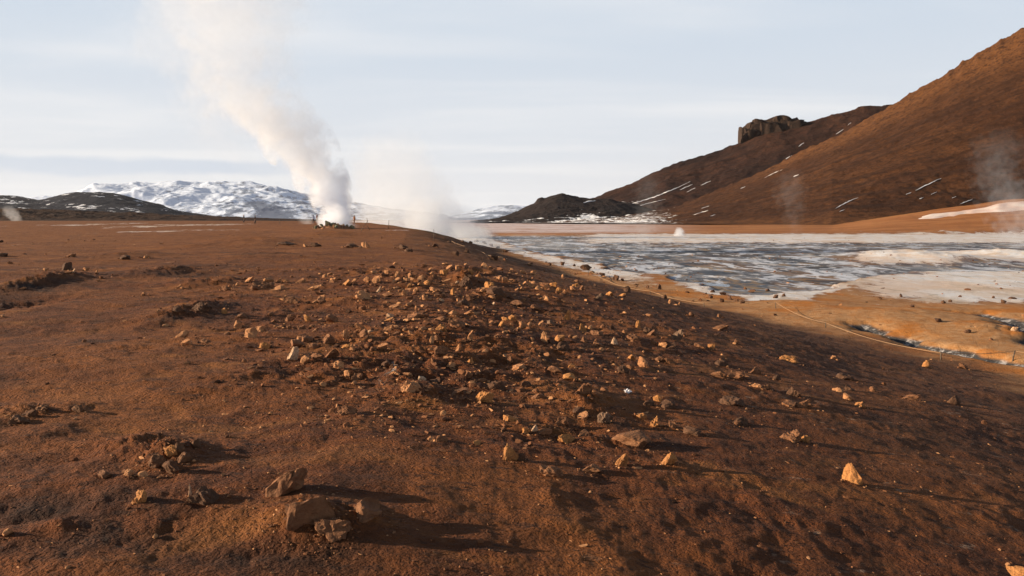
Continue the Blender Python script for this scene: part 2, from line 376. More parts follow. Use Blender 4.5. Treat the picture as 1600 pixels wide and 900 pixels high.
# ------------------------------------------------------------------ ground sheet
def build_ground():
    a_in = np.radians(np.linspace(-40, 40, 860))
    a_l = np.radians(np.linspace(-180, -40, 60)[:-1]); a_r = np.radians(np.linspace(40, 180, 60)[1:-1])
    az = np.concatenate([a_l, a_in, a_r])
    r = [1.1]
    while r[-1] < 15000:
        q = r[-1]; f = .0075 if q < 45 else (.0105 if q < 260 else (.03 if q < 900 else .09))
        r.append(q*(1+f))
    r = np.array(r)
    Rr, Az = np.meshgrid(r, az, indexing='ij')
    X = (Rr*np.sin(Az)).ravel(); Y = (Rr*np.cos(Az)).ravel()
    Z, t, m = land(X, Y)
    V = np.stack([X, Y, Z+EYE], -1)
    nr, nc = len(r), len(az)
    F_ = grid_faces(nr, nc, wrap=True)[:, ::-1]
    # close the middle
    V = np.vstack([V, [[0, 0, EYE-1.6]]])
    me = mesh_np('ground', V, F_)
    cen = len(V)-1
    bm = bmesh.new(); bm.from_mesh(me); bm.verts.ensure_lookup_table()
    for c in range(nc):
        bm.faces.new((bm.verts[cen], bm.verts[(c+1) % nc], bm.verts[c])).smooth = True
    bm.normal_update()
    bm.to_mesh(me); bm.free()
    ap = lambda a, v=0.: np.concatenate([a, [v]])
    add_attr(me, 'region', np.stack([ap(m['white']), ap(m['mud']), ap(m['orange']), ap(m['chan'])], -1))
    add_attr(me, 'region_two', np.stack([ap(m['snow']), ap(m['dens']), ap(t), ap(m['soil_and_shade'])], -1))
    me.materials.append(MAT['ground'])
    o = link(bpy.data.objects.new('ground', me)); tag(o, 'bare reddish brown ground sloping to a hot spring basin', kind='structure')
    return o
build_ground()

def build_water():
    # one sheet of spring water lying in the hollows of the mud flat
    us = np.linspace(690, 1900, 120); rows = 40
    V = []
    for j in range(rows):
        f = j/(rows-1)
        for u in us:
            vlo = float(interp_poly(u, MUD_LOW))+3
            Ylo = -ZB*F/(vlo-V0); Yhi = -ZB*F/(372-V0)
            Yv = Ylo+(Yhi-Ylo)*f
            V.append(((u-U0)/F*Yv, Yv, ZB+EYE-.062))
    me = mesh_np('water', V, grid_faces(rows, len(us)))
    me.materials.append(MAT['water'])
    o = link(bpy.data.objects.new('water', me)); tag(o, 'shallow grey spring water lying in the mud flat', kind='structure')
build_water()

# ------------------------------------------------------------------ hills
class Hill:
    def __init__(s, name, label, sil, yb, yr, zb, mat, nu=300, ns=110, power=1.0, relief=(0, 20), sil_noise=0, wl=20, back=.5, region=None, seed=0, gully=0):
        """sil: (u, v) skyline; yb, yr: (u, depth) of foot and ridge"""
        s.sil, s.yb, s.yr, s.zb, s.power = sil, yb, yr, zb, power
        u = np.linspace(sil[0][0], sil[-1][0], nu); s.u = u
        sv = np.concatenate([np.linspace(0, 1, ns), 1+np.linspace(.04, 1, 14)*back])
        S, U = np.meshgrid(sv, u, indexing='ij')
        P, s.Zr = s.base(U, S)
        X, Y, Z = P
        amp, wlr = relief
        taper = np.clip(S*6, 0, 1)*np.where(S > .93, np.clip((1.12-S)/.19, .25, 1), 1)
        hgt = np.clip(s.Zr-zb, 0, None)
        d = fbm(X, Y, wlr, 5, .55, seed)*amp+(ridged(X, Y, wlr*.5, 4, .5, seed+1)-.6)*amp*.6
        if gully:
            d = d+(ridged(U*.05, S*120, 14, 4, .55, seed+2)-.6)*gully
        Z = Z+d*taper*np.clip(hgt/(amp*3+1e-6), 0, 1)
        if sil_noise:
            Z = Z+fbm(U, S*150, 12, 5, .6, seed+5)*sil_noise*sstep(.88, 1, S)*np.clip(hgt/(sil_noise*4), 0, 1)
        V = np.stack([X.ravel(), Y.ravel(), Z.ravel()+EYE], -1)
        me = mesh_np(name, V, grid_faces(len(sv), nu))
        pv = V0-F*Z/Y
        reg = region(U, S, X, Y, Z, pv) if region else (U*0, U*0)
        add_attr(me, 'region', np.stack([reg[0].ravel(), reg[1].ravel(), S.ravel(), ((U-800)/800).ravel()], -1))
        me.materials.append(mat)
        s.X, s.Y, s.Z, s.pv, s.S, s.ns = X, Y, Z, pv, S, ns
        o = link(bpy.data.objects.new(name, me)); tag(o, label, kind='structure')
    def base(s, U, S):
        Yb = interp_poly(U, s.yb); Yr = interp_poly(U, s.yr)
        vs_ = interp_poly(U, s.sil)
        uu = np.linspace(s.sil[0][0], s.sil[-1][0], 600); du = uu[1]-uu[0]
        kw = max(1, int(45/du)); ker = np.hanning(2*kw+3); ker /= ker.sum()
        raw = interp_poly(uu, s.sil); pad = np.concatenate([raw[0]+(raw[0]-raw[1:kw+2][::-1]), raw, raw[-1]+(raw[-1]-raw[-kw-2:-1][::-1])])
        sm = np.interp(U, uu, np.convolve(pad, ker, 'valid')[:600])
        wr = sstep(.78, 1.0, S)
        Zr = (V0-(sm+(vs_-sm)*wr))*Yr/F
        zb = s.zb if not callable(s.zb) else s.zb(U)
        Y = Yb+(Yr-Yb)*S
        p = np.where(S <= 1, np.clip(S, 0, 1)**s.power, 1-(S-1)*1.1-((S-1)*1.0)**2)
        Z = np.where(S <= 1, zb+(Zr-zb)*p, zb+(Zr-zb)*p)
        return ((U-U0)/F*Y, Y, Z), Zr
    def at(s, u, v):
        j = int(round((u-s.u[0])/(s.u[1]-s.u[0]))); j = max(0, min(len(s.u)-1, j))
        col = s.pv[:s.ns, j]
        k = int(np.argmax(col <= v)) if (col <= v).any() else s.ns-1
        k = max(1, k)
        q = (col[k-1]-v)/max(1e-6, col[k-1]-col[k]); q = min(1, max(0, q))
        g = lambda A: A[k-1, j]+q*(A[k, j]-A[k-1, j])
        Yv = g(s.Y)
        return Vector(((u-U0)/F*Yv, Yv, -(v-V0)/F*Yv+EYE))

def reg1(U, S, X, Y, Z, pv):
    light = 1.2*sstep(.66, .97, S)*sstep(1080, 1300, U)+.9*sstep(.13, .02, S)+.5*np.exp(-((S-.25)/.1)**2)*sstep(1150, 1000, U)  # crest painted lighter as if sunlit; ochre along the foot
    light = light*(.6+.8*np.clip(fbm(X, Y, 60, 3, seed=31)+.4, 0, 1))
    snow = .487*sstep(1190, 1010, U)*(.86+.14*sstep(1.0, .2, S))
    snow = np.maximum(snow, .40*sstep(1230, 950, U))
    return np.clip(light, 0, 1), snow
hill1_sil = [(700, 349), (800, 346), (900, 337.5), (950, 334), (1000, 331), (1050, 326), (1075, 315), (1125, 295), (1170, 276), (1212, 257), (1264, 230), (1314, 209), (1355, 185), (1393, 164), (1416, 151), (1440, 136), (1465, 122), (1479, 114), (1483, 108.5), (1492, 106), (1499, 100.5), (1503, 96), (1512, 93.5), (1521, 88), (1527, 82.5), (1541, 77), (1556, 67), (1562, 61.5), (1578, 55), (1600, 41), (1700, -2), (1850, -50), (2100, -80), (2500, -80)]
MAT['hill'] = m_hill('cinder_slope', (.051, .0215, .0105), (.125, .053, .020), (.027, .0125, .0075))
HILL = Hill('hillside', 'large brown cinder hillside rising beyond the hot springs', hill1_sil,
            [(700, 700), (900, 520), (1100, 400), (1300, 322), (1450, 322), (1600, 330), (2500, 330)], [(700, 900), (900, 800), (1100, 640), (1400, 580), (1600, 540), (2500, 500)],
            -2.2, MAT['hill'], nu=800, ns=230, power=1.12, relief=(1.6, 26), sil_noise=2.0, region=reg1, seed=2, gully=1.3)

def reg2(U, S, X, Y, Z, pv):
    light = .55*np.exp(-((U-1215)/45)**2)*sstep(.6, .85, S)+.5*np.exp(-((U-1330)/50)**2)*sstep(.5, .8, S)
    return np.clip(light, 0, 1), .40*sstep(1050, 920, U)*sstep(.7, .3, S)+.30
MAT['hill2'] = m_hill('dark_cinder_slope', (.026, .0135, .0115), (.085, .037, .020), (.014, .009, .009))
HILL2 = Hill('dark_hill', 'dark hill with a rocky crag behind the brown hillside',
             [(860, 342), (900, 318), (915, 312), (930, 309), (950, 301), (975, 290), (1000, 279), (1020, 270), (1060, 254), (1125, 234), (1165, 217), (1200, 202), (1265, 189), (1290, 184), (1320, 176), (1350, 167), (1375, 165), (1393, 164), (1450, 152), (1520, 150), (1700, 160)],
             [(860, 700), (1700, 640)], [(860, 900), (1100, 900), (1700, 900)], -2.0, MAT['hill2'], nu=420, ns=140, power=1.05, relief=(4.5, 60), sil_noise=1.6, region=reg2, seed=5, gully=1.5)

def reg3(U, S, X, Y, Z, pv):
    return U*0, .41*sstep(.75, .05, S)+.20*np.exp(-((U-925)/30)**2)*sstep(.9, .5, S)
MAT['hill3'] = m_hill('black_cinder_slope', (.022, .017, .017), (.05, .032, .026), (.014, .012, .013), streak=False)
HILL3 = Hill('small_hill', 'small black hill with snow patches at the end of the ridge',
             [(735, 345), (760, 343), (780, 340), (800, 333), (815, 327), (835, 317), (840, 311), (845, 309), (850, 309.5), (857, 307), (865, 305), (877, 302), (890, 305), (910, 309), (927, 310), (950, 311), (990, 318), (1040, 335)],
             [(735, 620), (1040, 600)], [(735, 740), (1040, 720)], -2.0, MAT['hill3'], nu=260, ns=90, power=1.0, relief=(2.2, 30), sil_noise=1.0, region=reg3, seed=9)

def regL(U, S, X, Y, Z, pv):
    return U*0, .375+.035*sstep(.7, .15, S)
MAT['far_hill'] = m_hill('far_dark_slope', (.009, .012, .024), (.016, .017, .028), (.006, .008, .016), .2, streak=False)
Hill('far_hill', 'dark rounded hill flecked with snow beyond the lava field',
     [(-500, 325), (-300, 315), (-150, 311), (-60, 306), (0, 305.5), (25, 306.5), (60, 311.5), (75, 309.5), (100, 303), (122, 299.5), (150, 299.8), (175, 301), (200, 307), (220, 313), (250, 319), (270, 327), (300, 333), (340, 338), (420, 341), (500, 343)],
     [(-500, 1900), (500, 1900)], [(-500, 2500), (500, 2500)], -2.5, MAT['far_hill'], nu=420, ns=80, power=1.0, relief=(7, 130), sil_noise=2.0, region=regL, seed=12)

def m_alp():
    k = NT('snow_and_rock_face'); g = k.n('NewGeometry'); pos = g.outputs['Position']
    L, S, G, X = k.attr('region')
    n = k.noise(k.scale(pos, (1, 1, 1.6)), .0045, 6, .7, .6); n2 = k.noise(k.scale(pos, (1, 1, 1)), .02, 5, .7)
    f = k.ramp(k.math('ADD', k.math('MULTIPLY', k.math('SUBTRACT', n, .5), 1.5), k.math('ADD', L, k.math('MULTIPLY', k.math('SUBTRACT', n2, .5), .7))), .30, .50)
    c = k.mix(f, (.66, .76, .93), (.15, .20, .30))
    return k.surf(c, .85, k.bump(n2, 18, .6), .1)
MAT['alp'] = m_alp()
def regA(U, S, X, Y, Z, pv):
    r = ridged(X+Y*.45, Y*.35, 520, 6, .62, 41)
    return np.clip(.62-r*.75+.22*sstep(.6, .1, S)+.12*sstep(300, 420, U), 0, 1), U*0
Hill('snow_mountain', 'wide snow covered mountain far off behind the steam', [(-60, 330), (0, 316), (50, 308.5), (75, 307), (100, 309), (125, 303), (135, 293), (145, 288.5), (165, 286), (200, 284), (240, 282), (300, 283), (330, 285), (380, 289), (430, 293), (480, 300), (520, 309), (600, 324), (700, 336)],
     [(-60, 7200), (700, 7200)], [(-60, 10500), (700, 10500)], -10, MAT['alp'], nu=420, ns=130, power=.9, relief=(120, 1300), sil_noise=6, region=regA, seed=21, gully=0)
Hill('snow_mountain', 'small snowy mountain on the horizon beside the black hill', [(640, 345), (700, 338), (725, 333), (745, 327), (770, 322), (800, 320.5), (830, 324), (860, 329), (900, 335)],
     [(640, 9000), (900, 9000)], [(640, 12000), (900, 12000)], -10, MAT['alp'], nu=200, ns=70, power=.9, relief=(60, 1500), sil_noise=6, region=regA, seed=23, gully=0)

def regF(U, S, X, Y, Z, pv):
    return .5*np.clip(fbm(X, Y, 30, 3, seed=50)*2, 0, 1), U*0
MAT['lava'] = m_hill('old_lava', (.040, .026, .020), (.115, .060, .032), (.017, .013, .012), snow=False, streak=False)
Hill('lava_field', 'low dark lava field along the edge of the plain',
     [(-700, 322), (-300, 325), (0, 327), (25, 325.5), (60, 327), (100, 329), (150, 331), (212, 333), (300, 337), (375, 339.5), (430, 341.5), (480, 343), (540, 344.5)],
     [(-700, 300), (0, 300), (540, 330)], [(-700, 420), (540, 430)], -.9, MAT['lava'], nu=620, ns=90, power=.8, relief=(1.5, 14), sil_noise=1.3, region=regF, seed=27, back=1.2)

# crag on the dark hill
def build_crag():
    top = [(1160, 218), (1166, 209), (1172, 199), (1178, 193), (1184, 188), (1190, 186), (1199, 183), (1204, 180.5), (1215, 179), (1228, 177), (1236, 178.5), (1243, 181.5), (1252, 184.5), (1265, 188), (1282, 192)]
    bot = [(1160, 222), (1180, 216), (1200, 208), (1215, 204), (1235, 203), (1255, 201), (1282, 194)]
    nu, nv = 150, 40
    rr = random.Random(4); allV, allF, n0 = [], [], 0
    u = 1176.0; row = 0
    blocks = []
    while u < 1268:
        wpx = rr.uniform(14, 26)
        for tier in range(2):
            vt = float(interp_poly(u, top))+3.5; vb = float(interp_poly(u, bot))
            if tier == 1: vt = vt+(vb-vt)*rr.uniform(.25, .6)
            blocks.append((u+rr.uniform(-2, 2), wpx*rr.uniform(.9, 1.5), vt, vb+16, 893+(0 if tier else 9)+rr.uniform(-3, 4)))
        u += wpx*.55
    for i, (u_, wp_, vt, vb, Yv) in enumerate(blocks):
        me_ = rock_mesh('b', 4000+i, True)
        V = np.empty(len(me_.vertices)*3); me_.vertices.foreach_get('co', V); V = V.reshape(-1, 3)
        Fc = np.array([p.vertices[:] for p in me_.polygons]); bpy.data.meshes.remove(me_)
        q = 893/F; H = (vb-vt)*q; W = wp_*q*1.5; cut = .62+.1*math.sin(i*2.3)
        V = np.stack([V[:, 0]*W+(u_-U0)/F*893, V[:, 1]*24+Yv+6, (np.minimum(V[:, 2], cut+.10*(V[:, 2]-cut)+.05*np.sin(V[:, 0]*9+i))/cut).clip(-.1, 1.06)*H-(vb-V0)*q+EYE], -1)
        allV.append(V); allF.append(Fc+n0); n0 += len(V)
    me = mesh_np('rock_outcrop', np.concatenate(allV), np.concatenate(allF), smooth=False); me.materials.append(MAT['crag'])
    o = link(bpy.data.objects.new('rock_outcrop', me))
    tag(o, 'jagged dark rock crag standing on the crest of the dark hill', 'rock outcrop')

# snow left in the gullies of the hills
def ribbon(pts3, width, lift):
    """closed low strip with a lens section along pts3"""
    n = len(pts3); V = []
    cam = Vector((0, 0, EYE))
    for i, p in enumerate(pts3):
        t = (pts3[min(n-1, i+1)]-pts3[max(0, i-1)]).normalized()
        to = (cam-p).normalized(); side = t.cross(to).normalized(); up = side.cross(t).normalized()
        if up.dot(to) < 0: up = -up
        w = width*(.25+.75*math.sin(math.pi*min(1, max(0, (i+.3)/(n-.4)))))*random.uniform(.6, 1.25)
        V += [p+side*w+up*lift*.1, p+up*lift, p-side*w+up*lift*.1, p-up*lift*1.2]
    faces = []
    for i in range(n-1):
        for k in range(4):
            faces.append((i*4+k, i*4+(k+1) % 4, i*4+4+(k+1) % 4, i*4+4+k))
    me = mesh_np('snow_streak', V, faces); me.materials.append(MAT['snow']); return me
STREAKS = [
 (HILL, [(1305, 326), (1318, 319), (1330, 313), (1340, 309)], .9, 'long thin snow streak low on the brown hillside, lower of the two bright diagonal lines'),
 (HILL, [(1430, 298), (1442, 292), (1455, 286), (1464, 281), (1470, 279)], .9, 'longest bright snow streak on the brown hillside, above the white mound'),
 (HILL, [(1415, 304), (1423, 301)], .7, 'short snow dash just below the longest snow streak on the hillside'),
 (HILL, [(1500, 319), (1510, 315), (1519, 311)], .8, 'snow streak on the brown hillside closest to the pinkish white slope'),
 (HILL, [(1436, 311), (1442, 309)], .6, 'snow fleck under the longest snow streak, beside two smaller flecks'),
 (HILL, [(1454, 304), (1463, 300)], .5, 'tiny snow dash right of the short fleck under the longest streak'),
 (HILL, [(1311, 331), (1319, 328)], .6, 'short snow dash under the lower bright diagonal snow line'),
 (HILL, [(1240, 276), (1248, 273)], .7, 'lone short snow fleck halfway up the brown hillside'),
 (HILL, [(1487, 310), (1493, 307)], .5, 'tiny snow fleck between the longest streak and the pinkish slope'),
 (HILL, [(1110, 338), (1117, 336)], 1.0, 'white snow patch at the foot of the hillside above the little steam puff'),
 (HILL, [(1084, 336), (1096, 332), (1106, 329)], .7, 'snow streak at the hillside foot beside the white snow patch'),
 (HILL, [(1096, 326), (1108, 322)], .6, 'short snow streak above the one beside the white foot patch'),
 (HILL, [(1157, 295), (1164, 292)], .5, 'small snow dash near the crest line where brown and dark hills meet'),
 (HILL, [(1195, 278), (1208, 271), (1222, 265)], .6, 'thin snow streak just under the crest of the brown hillside'),
 (HILL, [(960, 331.5), (990, 324), (1010, 320)], .0, ''),
 (HILL2, [(930, 330), (960, 325), (990, 318), (1020, 309), (1045, 299), (1070, 288), (1078, 284)], 1.2, 'longest snow band curving up the foot of the dark hill'),
 (HILL2, [(1062, 297), (1082, 288)], .8, 'snow dash beside the upper end of the curved snow band'),
 (HILL2, [(1095, 290), (1110, 283)], .9, 'separate snow dash on the dark hill, uphill of the curved band'),
 (HILL2, [(1073, 300), (1086, 294)], .8, 'snow dash on the dark hill between the curved band and the brown crest'),
 (HILL2, [(1226, 250), (1237, 243)], .9, 'bright snow fleck in the gully under the crag, lowest of the row'),
 (HILL2, [(1248, 229), (1256, 223)], .8, 'snow fleck in the middle of the gully row under the crag'),
 (HILL2, [(1306, 210), (1318, 202)], .6, 'snow fleck high in the gully right of the crag'),
 (HILL2, [(1324, 196), (1330, 192)], .5, 'topmost snow fleck in the gully right of the crag'),
 (HILL2, [(995, 323), (1020, 316), (1040, 311)], .7, 'thin snow line just under the curved snow band'),
 (HILL3, [(911, 317), (922, 315), (930, 314)], 1.6, 'broad snow patch in the saddle beside the small black hill'),
]
for h, pts, w, lab in STREAKS:
    if not lab: continue
    us = np.linspace(pts[0][0], pts[-1][0], max(4, int((pts[-1][0]-pts[0][0])/2.5)))
    vs = interp_poly(us, pts)
    p3 = [h.at(u, v+random.uniform(-.35, .35)) for u, v in zip(us, vs)]
    sc_ = p3[0].y/F
    o = link(bpy.data.objects.new('snow_streak', ribbon(p3, w*sc_*.95, .5)))
    tag(o, lab, 'snow streak', 'snow left in the hill gullies')

# pinkish white sinter mound on the hill foot
def build_sinter():
    nu, ns = 70, 24; V = []
    for j in range(ns):
        f = j/(ns-1)
        for i in range(nu):
            u = 1395+i/(nu-1)*330
            crest = float(interp_poly(u, [(1395, 352), (1430, 341), (1455, 334.5), (1500, 330), (1540, 324), (1560, 318), (1600, 314.5), (1660, 312), (1725, 325)]))
            lowv = float(interp_poly(u, [(1395, 337), (1500, 333), (1600, 332), (1725, 332)]))
            v = lowv+12+(crest-lowv-12)*math.sin(f*math.pi/2*1.0)
            Yv = 283+f*26
            V.append(((u-U0)/F*Yv, Yv, -(v-V0)/F*Yv+EYE+.35*mnoise.noise(Vector((u*.06, f*4, 1)))))
    me = mesh_np('sinter_mound', V, grid_faces(ns, nu)); me.materials.append(m_sinter())
    o = link(bpy.data.objects.new('sinter_terrain', me)); tag(o, 'pinkish white sinter slope at the foot of the hillside', kind='structure')
def m_sinter():
    k = NT('pink_sinter'); pos = k.n('NewGeometry').outputs['Position']
    n = k.noise(pos, .12, 5, .6); n2 = k.noise(pos, 1.2, 5, .7)
    c = k.mix(k.ramp(n, .4, .62), (.62, .46, .40), (.66, .58, .54)); c = k.mix(k.ramp(n2, .58, .7, 0, .4), c, (.36, .22, .15))
    return k.surf(c, .9, k.bump(n2, .3, .6), .1)
build_sinter()

# ------------------------------------------------------------------ rocks
def ico(sub):
    bm = bmesh.new(); bmesh.ops.create_icosphere(bm, subdivisions=sub, radius=1.0)
    V = np.array([v.co[:] for v in bm.verts]); Fc = np.array([[v.index for v in f.verts] for f in bm.faces]); bm.free(); return V, Fc
ICO3, ICO4, ICO1 = ico(3), ico(4), ico(2)

def rock_mesh(kind, seed, big=False):
    """an angular stone carved from a ball by random planes, then roughened; fits x,y in -.5...5, z in -.3..1"""
    r = np.random.default_rng(seed); V, Fc = (ICO4 if big else ICO3); V = V.copy()
    cuts = {'b': (15, .38, .72), 's': (13, .36, .72), 'u': (14, .36, .72), 'l': (13, .48, .85), 'c': (13, .42, .82), 'f': (12, .5, .88)}[kind]
    if kind == 'b' or kind == 's':
        V = np.sign(V)*np.abs(V)**.62
    for _ in range(cuts[0]):
        n = r.normal(size=3); n /= np.linalg.norm(n); d = r.uniform(cuts[1], cuts[2])
        ov = V@n-d; V = V-np.clip(ov, 0, None)[:, None]*n
    off = r.uniform(0, 90, 3)
    rough = {'b': .055, 's': .05, 'u': .06, 'l': .10, 'c': .13, 'f': .12}[kind]
    out = np.empty_like(V)
    for i, p in enumerate(V):
        q = Vector(p+off)
        d = mnoise.noise(q*1.7)*rough*1.6+mnoise.noise(q*4.3)*rough*.8
        d += (abs(mnoise.noise(Vector((q.x*2.6+q.z*.8, q.y*2.6, q.z*1.1))))-.2)*((.26 if big else .42) if kind == 'c' else .22)
        if big: d += mnoise.noise(q*10)*rough*.4+(abs(mnoise.noise(Vector((q.x*5.5+q.z*2, q.y*5.5, q.z*1.3))))-.2)*rough*1.8
        l = np.linalg.norm(p)+1e-6
        out[i] = p*(1+d/l)
    V = out
    if kind == 'u':
        z = (V[:, 2]+1)/2; k = np.clip(1.15-.85*z, .18, 1); V[:, 0] = V[:, 0]*k+z*r.uniform(-.35, .35); V[:, 1] *= k
    if kind == 's':
        a = r.uniform(.3, .7); V[:, 2] *= .45; c, s_ = math.cos(a), math.sin(a)
        x = V[:, 0]*c-V[:, 2]*s_; z = V[:, 0]*s_+V[:, 2]*c; V[:, 0], V[:, 2] = x, z
    if kind == 'f': V[:, 2] *= .5
    lo, hi = V.min(0), V.max(0)
    V[:, :2] = (V[:, :2]-(lo+hi)[:2]/2)/(hi-lo)[:2].max()
    bu = {'b': .28, 's': .35, 'u': .3, 'l': .6, 'c': .45, 'f': .7}[kind]
    V[:, 2] = (V[:, 2]-lo[2])/(hi-lo)[2]*(1+bu)-bu
    return mesh_np('rock', V, Fc, smooth=False)

ROCKS = '''
279 446 6 8 u p;285 447 5 4 b p;223 459 5 8 u p;352 452 12 9 b b;359 446 6 6 u p;370 442 6 6 b p;388 439 14 8 s p;396 446 12 8 s b;408 452 30 14 c b;418 440 16 9 b p
436 440 10 9 s p;447 439 9 7 b p;470 441 13 8 s p;435 453 15 8 s p;489 454 12 12 s p;508 433 8 8 b p;522 439 12 7 c p;553 442 11 7 u p;540 448 13 8 s o;575 441 11 11 b p
566 465 22 16 c p;592 456 8 12 u w;457 471 18 12 c b;500 472 20 12 c b;505 464 9 6 b p;350 488 9 10 l o;310 485 28 13 l d;277 487 14 10 l d;378 494 16 9 l b
372 511 12 15 u p;453 500 18 14 b b;478 502 13 11 b o;515 503 20 16 b b;408 519 13 10 b p;437 512 8 5 b p;470 513 14 10 c b;413 541 16 11 l o;452 512 8 6 l b
283 527 15 14 u p;320 536 15 7 l b;355 522 11 6 l b;511 534 18 16 c b;553 530 7 8 u p;560 521 15 13 b p;567 531 14 11 s b;578 523 7 5 b w
461 543 24 16 b b;467 529 7 7 b p;479 534 14 10 l b;489 544 15 9 l b;476 570 18 15 b p;495 569 20 13 b b;517 565 26 16 s b;538 546 13 9 s o;550 548 9 10 u p
530 579 14 14 c p;541 587 11 11 c p;557 590 15 11 c b;602 572 16 16 b d;597 547 16 9 s p;583 549 9 5 b b;612 573 5 7 u p;590 577 7 7 b p
606 430 9 8 b p;619 433 6 11 u p;638 434 9 11 b p;655 438 10 14 s p;618 442 13 9 s p;635 441 9 8 b p;639 449 12 8 s o;655 448 14 10 s p;665 445 13 10 s o;650 456 11 9 b p;676 456 10 9 b p
631 463 7 11 u p;665 467 8 11 b p;605 462 15 8 s b;683 463 9 7 b p;663 418 6 5 b p;617 413 6 5 b p;698 413 6 4 b p;672 425 8 5 s p;694 431 11 10 b o;702 421 11 7 s p;715 423 6 11 u p;727 417 7 5 u p
714 442 6 6 b w;735 429 11 8 b o;758 418 11 10 s p;765 447 14 12 l o;773 457 26 15 l d;748 435 9 6 b p;776 434 13 6 s p;780 440 5 6 b p;790 443 7 11 u p;690 471 7 6 b w;716 470 7 6 u p;734 468 9 10 c b
725 477 18 10 l d;754 456 7 5 b p;771 474 4 6 u w;651 483 6 11 u p;614 479 13 8 s p;608 497 9 9 b w;652 498 30 12 l b;688 504 20 8 s b;706 494 15 10 b p;730 490 7 6 u p;790 498 13 9 b o;782 512 10 11 s o
608 507 14 7 s o;617 527 12 8 s b;640 528 5 8 u p;715 516 26 11 c b;684 534 9 10 b b;688 552 20 13 c b;758 551 10 7 s p;676 571 4 10 u p;704 570 17 9 c p;735 567 13 11 c o
731 592 12 10 c b;750 594 16 8 f b;771 598 11 6 f b;795 560 10 14 c b;616 586 16 7 f p;637 585 14 7 c p;658 594 12 11 b w;682 590 18 9 l d;776 527 9 6 s b
818 427 9 7 b p;833 429 7 8 u p;880 434 6 8 u p;817 447 9 7 s p;830 449 11 10 c p;866 451 12 8 b o;900 440 9 6 s b;901 448 8 7 b o;873 461 10 10 b o;882 460 6 7 u p;893 456 7 7 b p;909 454 7 8 s b;850 465 9 9 s b;805 473 18 10 s b
836 481 13 8 l b;954 463 11 8 b o;937 470 9 11 u g;973 464 10 5 s o;802 497 12 10 l o;818 513 14 11 c p;845 509 6 10 u p;862 507 10 10 l g;972 504 9 8 c b;942 510 8 7 l b;975 519 6 7 l p
832 533 6 5 b p;852 533 9 20 c p;877 532 16 11 b o;881 544 22 16 l d;913 533 12 10 c b;936 526 28 8 f b;935 538 16 7 f b;812 573 26 8 c p;893 572 12 7 c o;866 580 22 8 f b;891 592 24 11 l o;945 609 12 8 l b;975 585 16 13 l d
1047 473 6 8 u p;1061 477 6 7 u p;1094 470 5 5 b p;1013 520 13 11 l d;1017 526 16 9 s b;997 511 7 13 u o;1012 495 8 5 s b;1126 517 20 10 s b;1037 543 11 11 b p;1047 545 18 9 s d;1093 547 20 7 f b;1113 549 10 10 b o;1080 492 9 7 l b;1125 496 6 7 l b
990 534 20 10 c b;1151 538 11 9 l b;1030 562 16 10 b b;1046 565 18 10 b b;988 562 11 10 b o;985 575 9 7 l b;1128 569 20 10 l d;1126 588 20 12 c b;1150 590 24 12 c b;1181 581 20 12 u b;1235 565 32 10 c o;1215 594 13 10 l d;1184 609 13 8 c p;1198 611 14 8 l b
1147 633 32 14 l d;1236 637 22 8 f b;1257 640 30 12 c b;1323 592 24 11 l d;1310 614 16 7 f p;1326 612 18 10 c d;1326 627 14 8 b p;1346 639 16 10 c o;1365 615 12 9 l b;1158 660 28 14 l d;1240 691 32 14 c b;1259 690 16 12 c o;1448 572 13 13 u o;1491 632 18 15 l d;1304 558 8 7 b p;1505 574 11 9 b b;1423 629 22 9 f b
1015 629 16 10 l d;1029 624 11 11 c o;1045 634 24 12 l d;906 640 20 10 l d;911 647 22 9 s p;877 659 20 13 c b;913 670 18 9 f b;1003 650 15 9 l o;1050 667 13 10 l b;1083 680 26 14 l d;1153 661 10 8 l b
798 655 20 9 l o;822 672 11 9 c o;786 669 9 5 s b;675 688 11 9 c p;689 689 16 10 c b;745 693 14 7 s o;775 605 28 15 l d;822 600 14 11 l d;841 619 22 8 f b;718 614 24 9 s b;848 672 24 8 f b
278 703 20 14 c o;305 694 22 16 c b;285 722 20 16 c b;242 733 20 22 c b;268 745 26 24 c o;200 755 14 10 l p;221 755 14 10 l p;197 747 12 8 l b;316 790 38 24 l d;160 756 22 12 l b;41 650 18 10 c o;28 662 24 12 c b;66 640 16 10 c b;121 640 14 12 c o;540 646 30 15 c b;860 745 40 16 c b;925 738 26 12 c b;8 842 16 14 s p
104 424 12 14 b d;113 431 5 8 u w;134 424 9 7 u p;149 431 4 8 s p;70 428 7 5 b p;110 403 15 6 c b;195 406 16 8 l d;227 403 8 6 b p;4 400 10 8 l d
446 382 26 6 f d;492 386 15 7 b d;549 387 20 8 l d;571 387 11 11 u p;630 389 14 7 l d;638 392 13 8 l d;680 387 9 7 b d;714 400 10 9 b d;772 407 11 10 b d;730 395 6 8 l d
'''
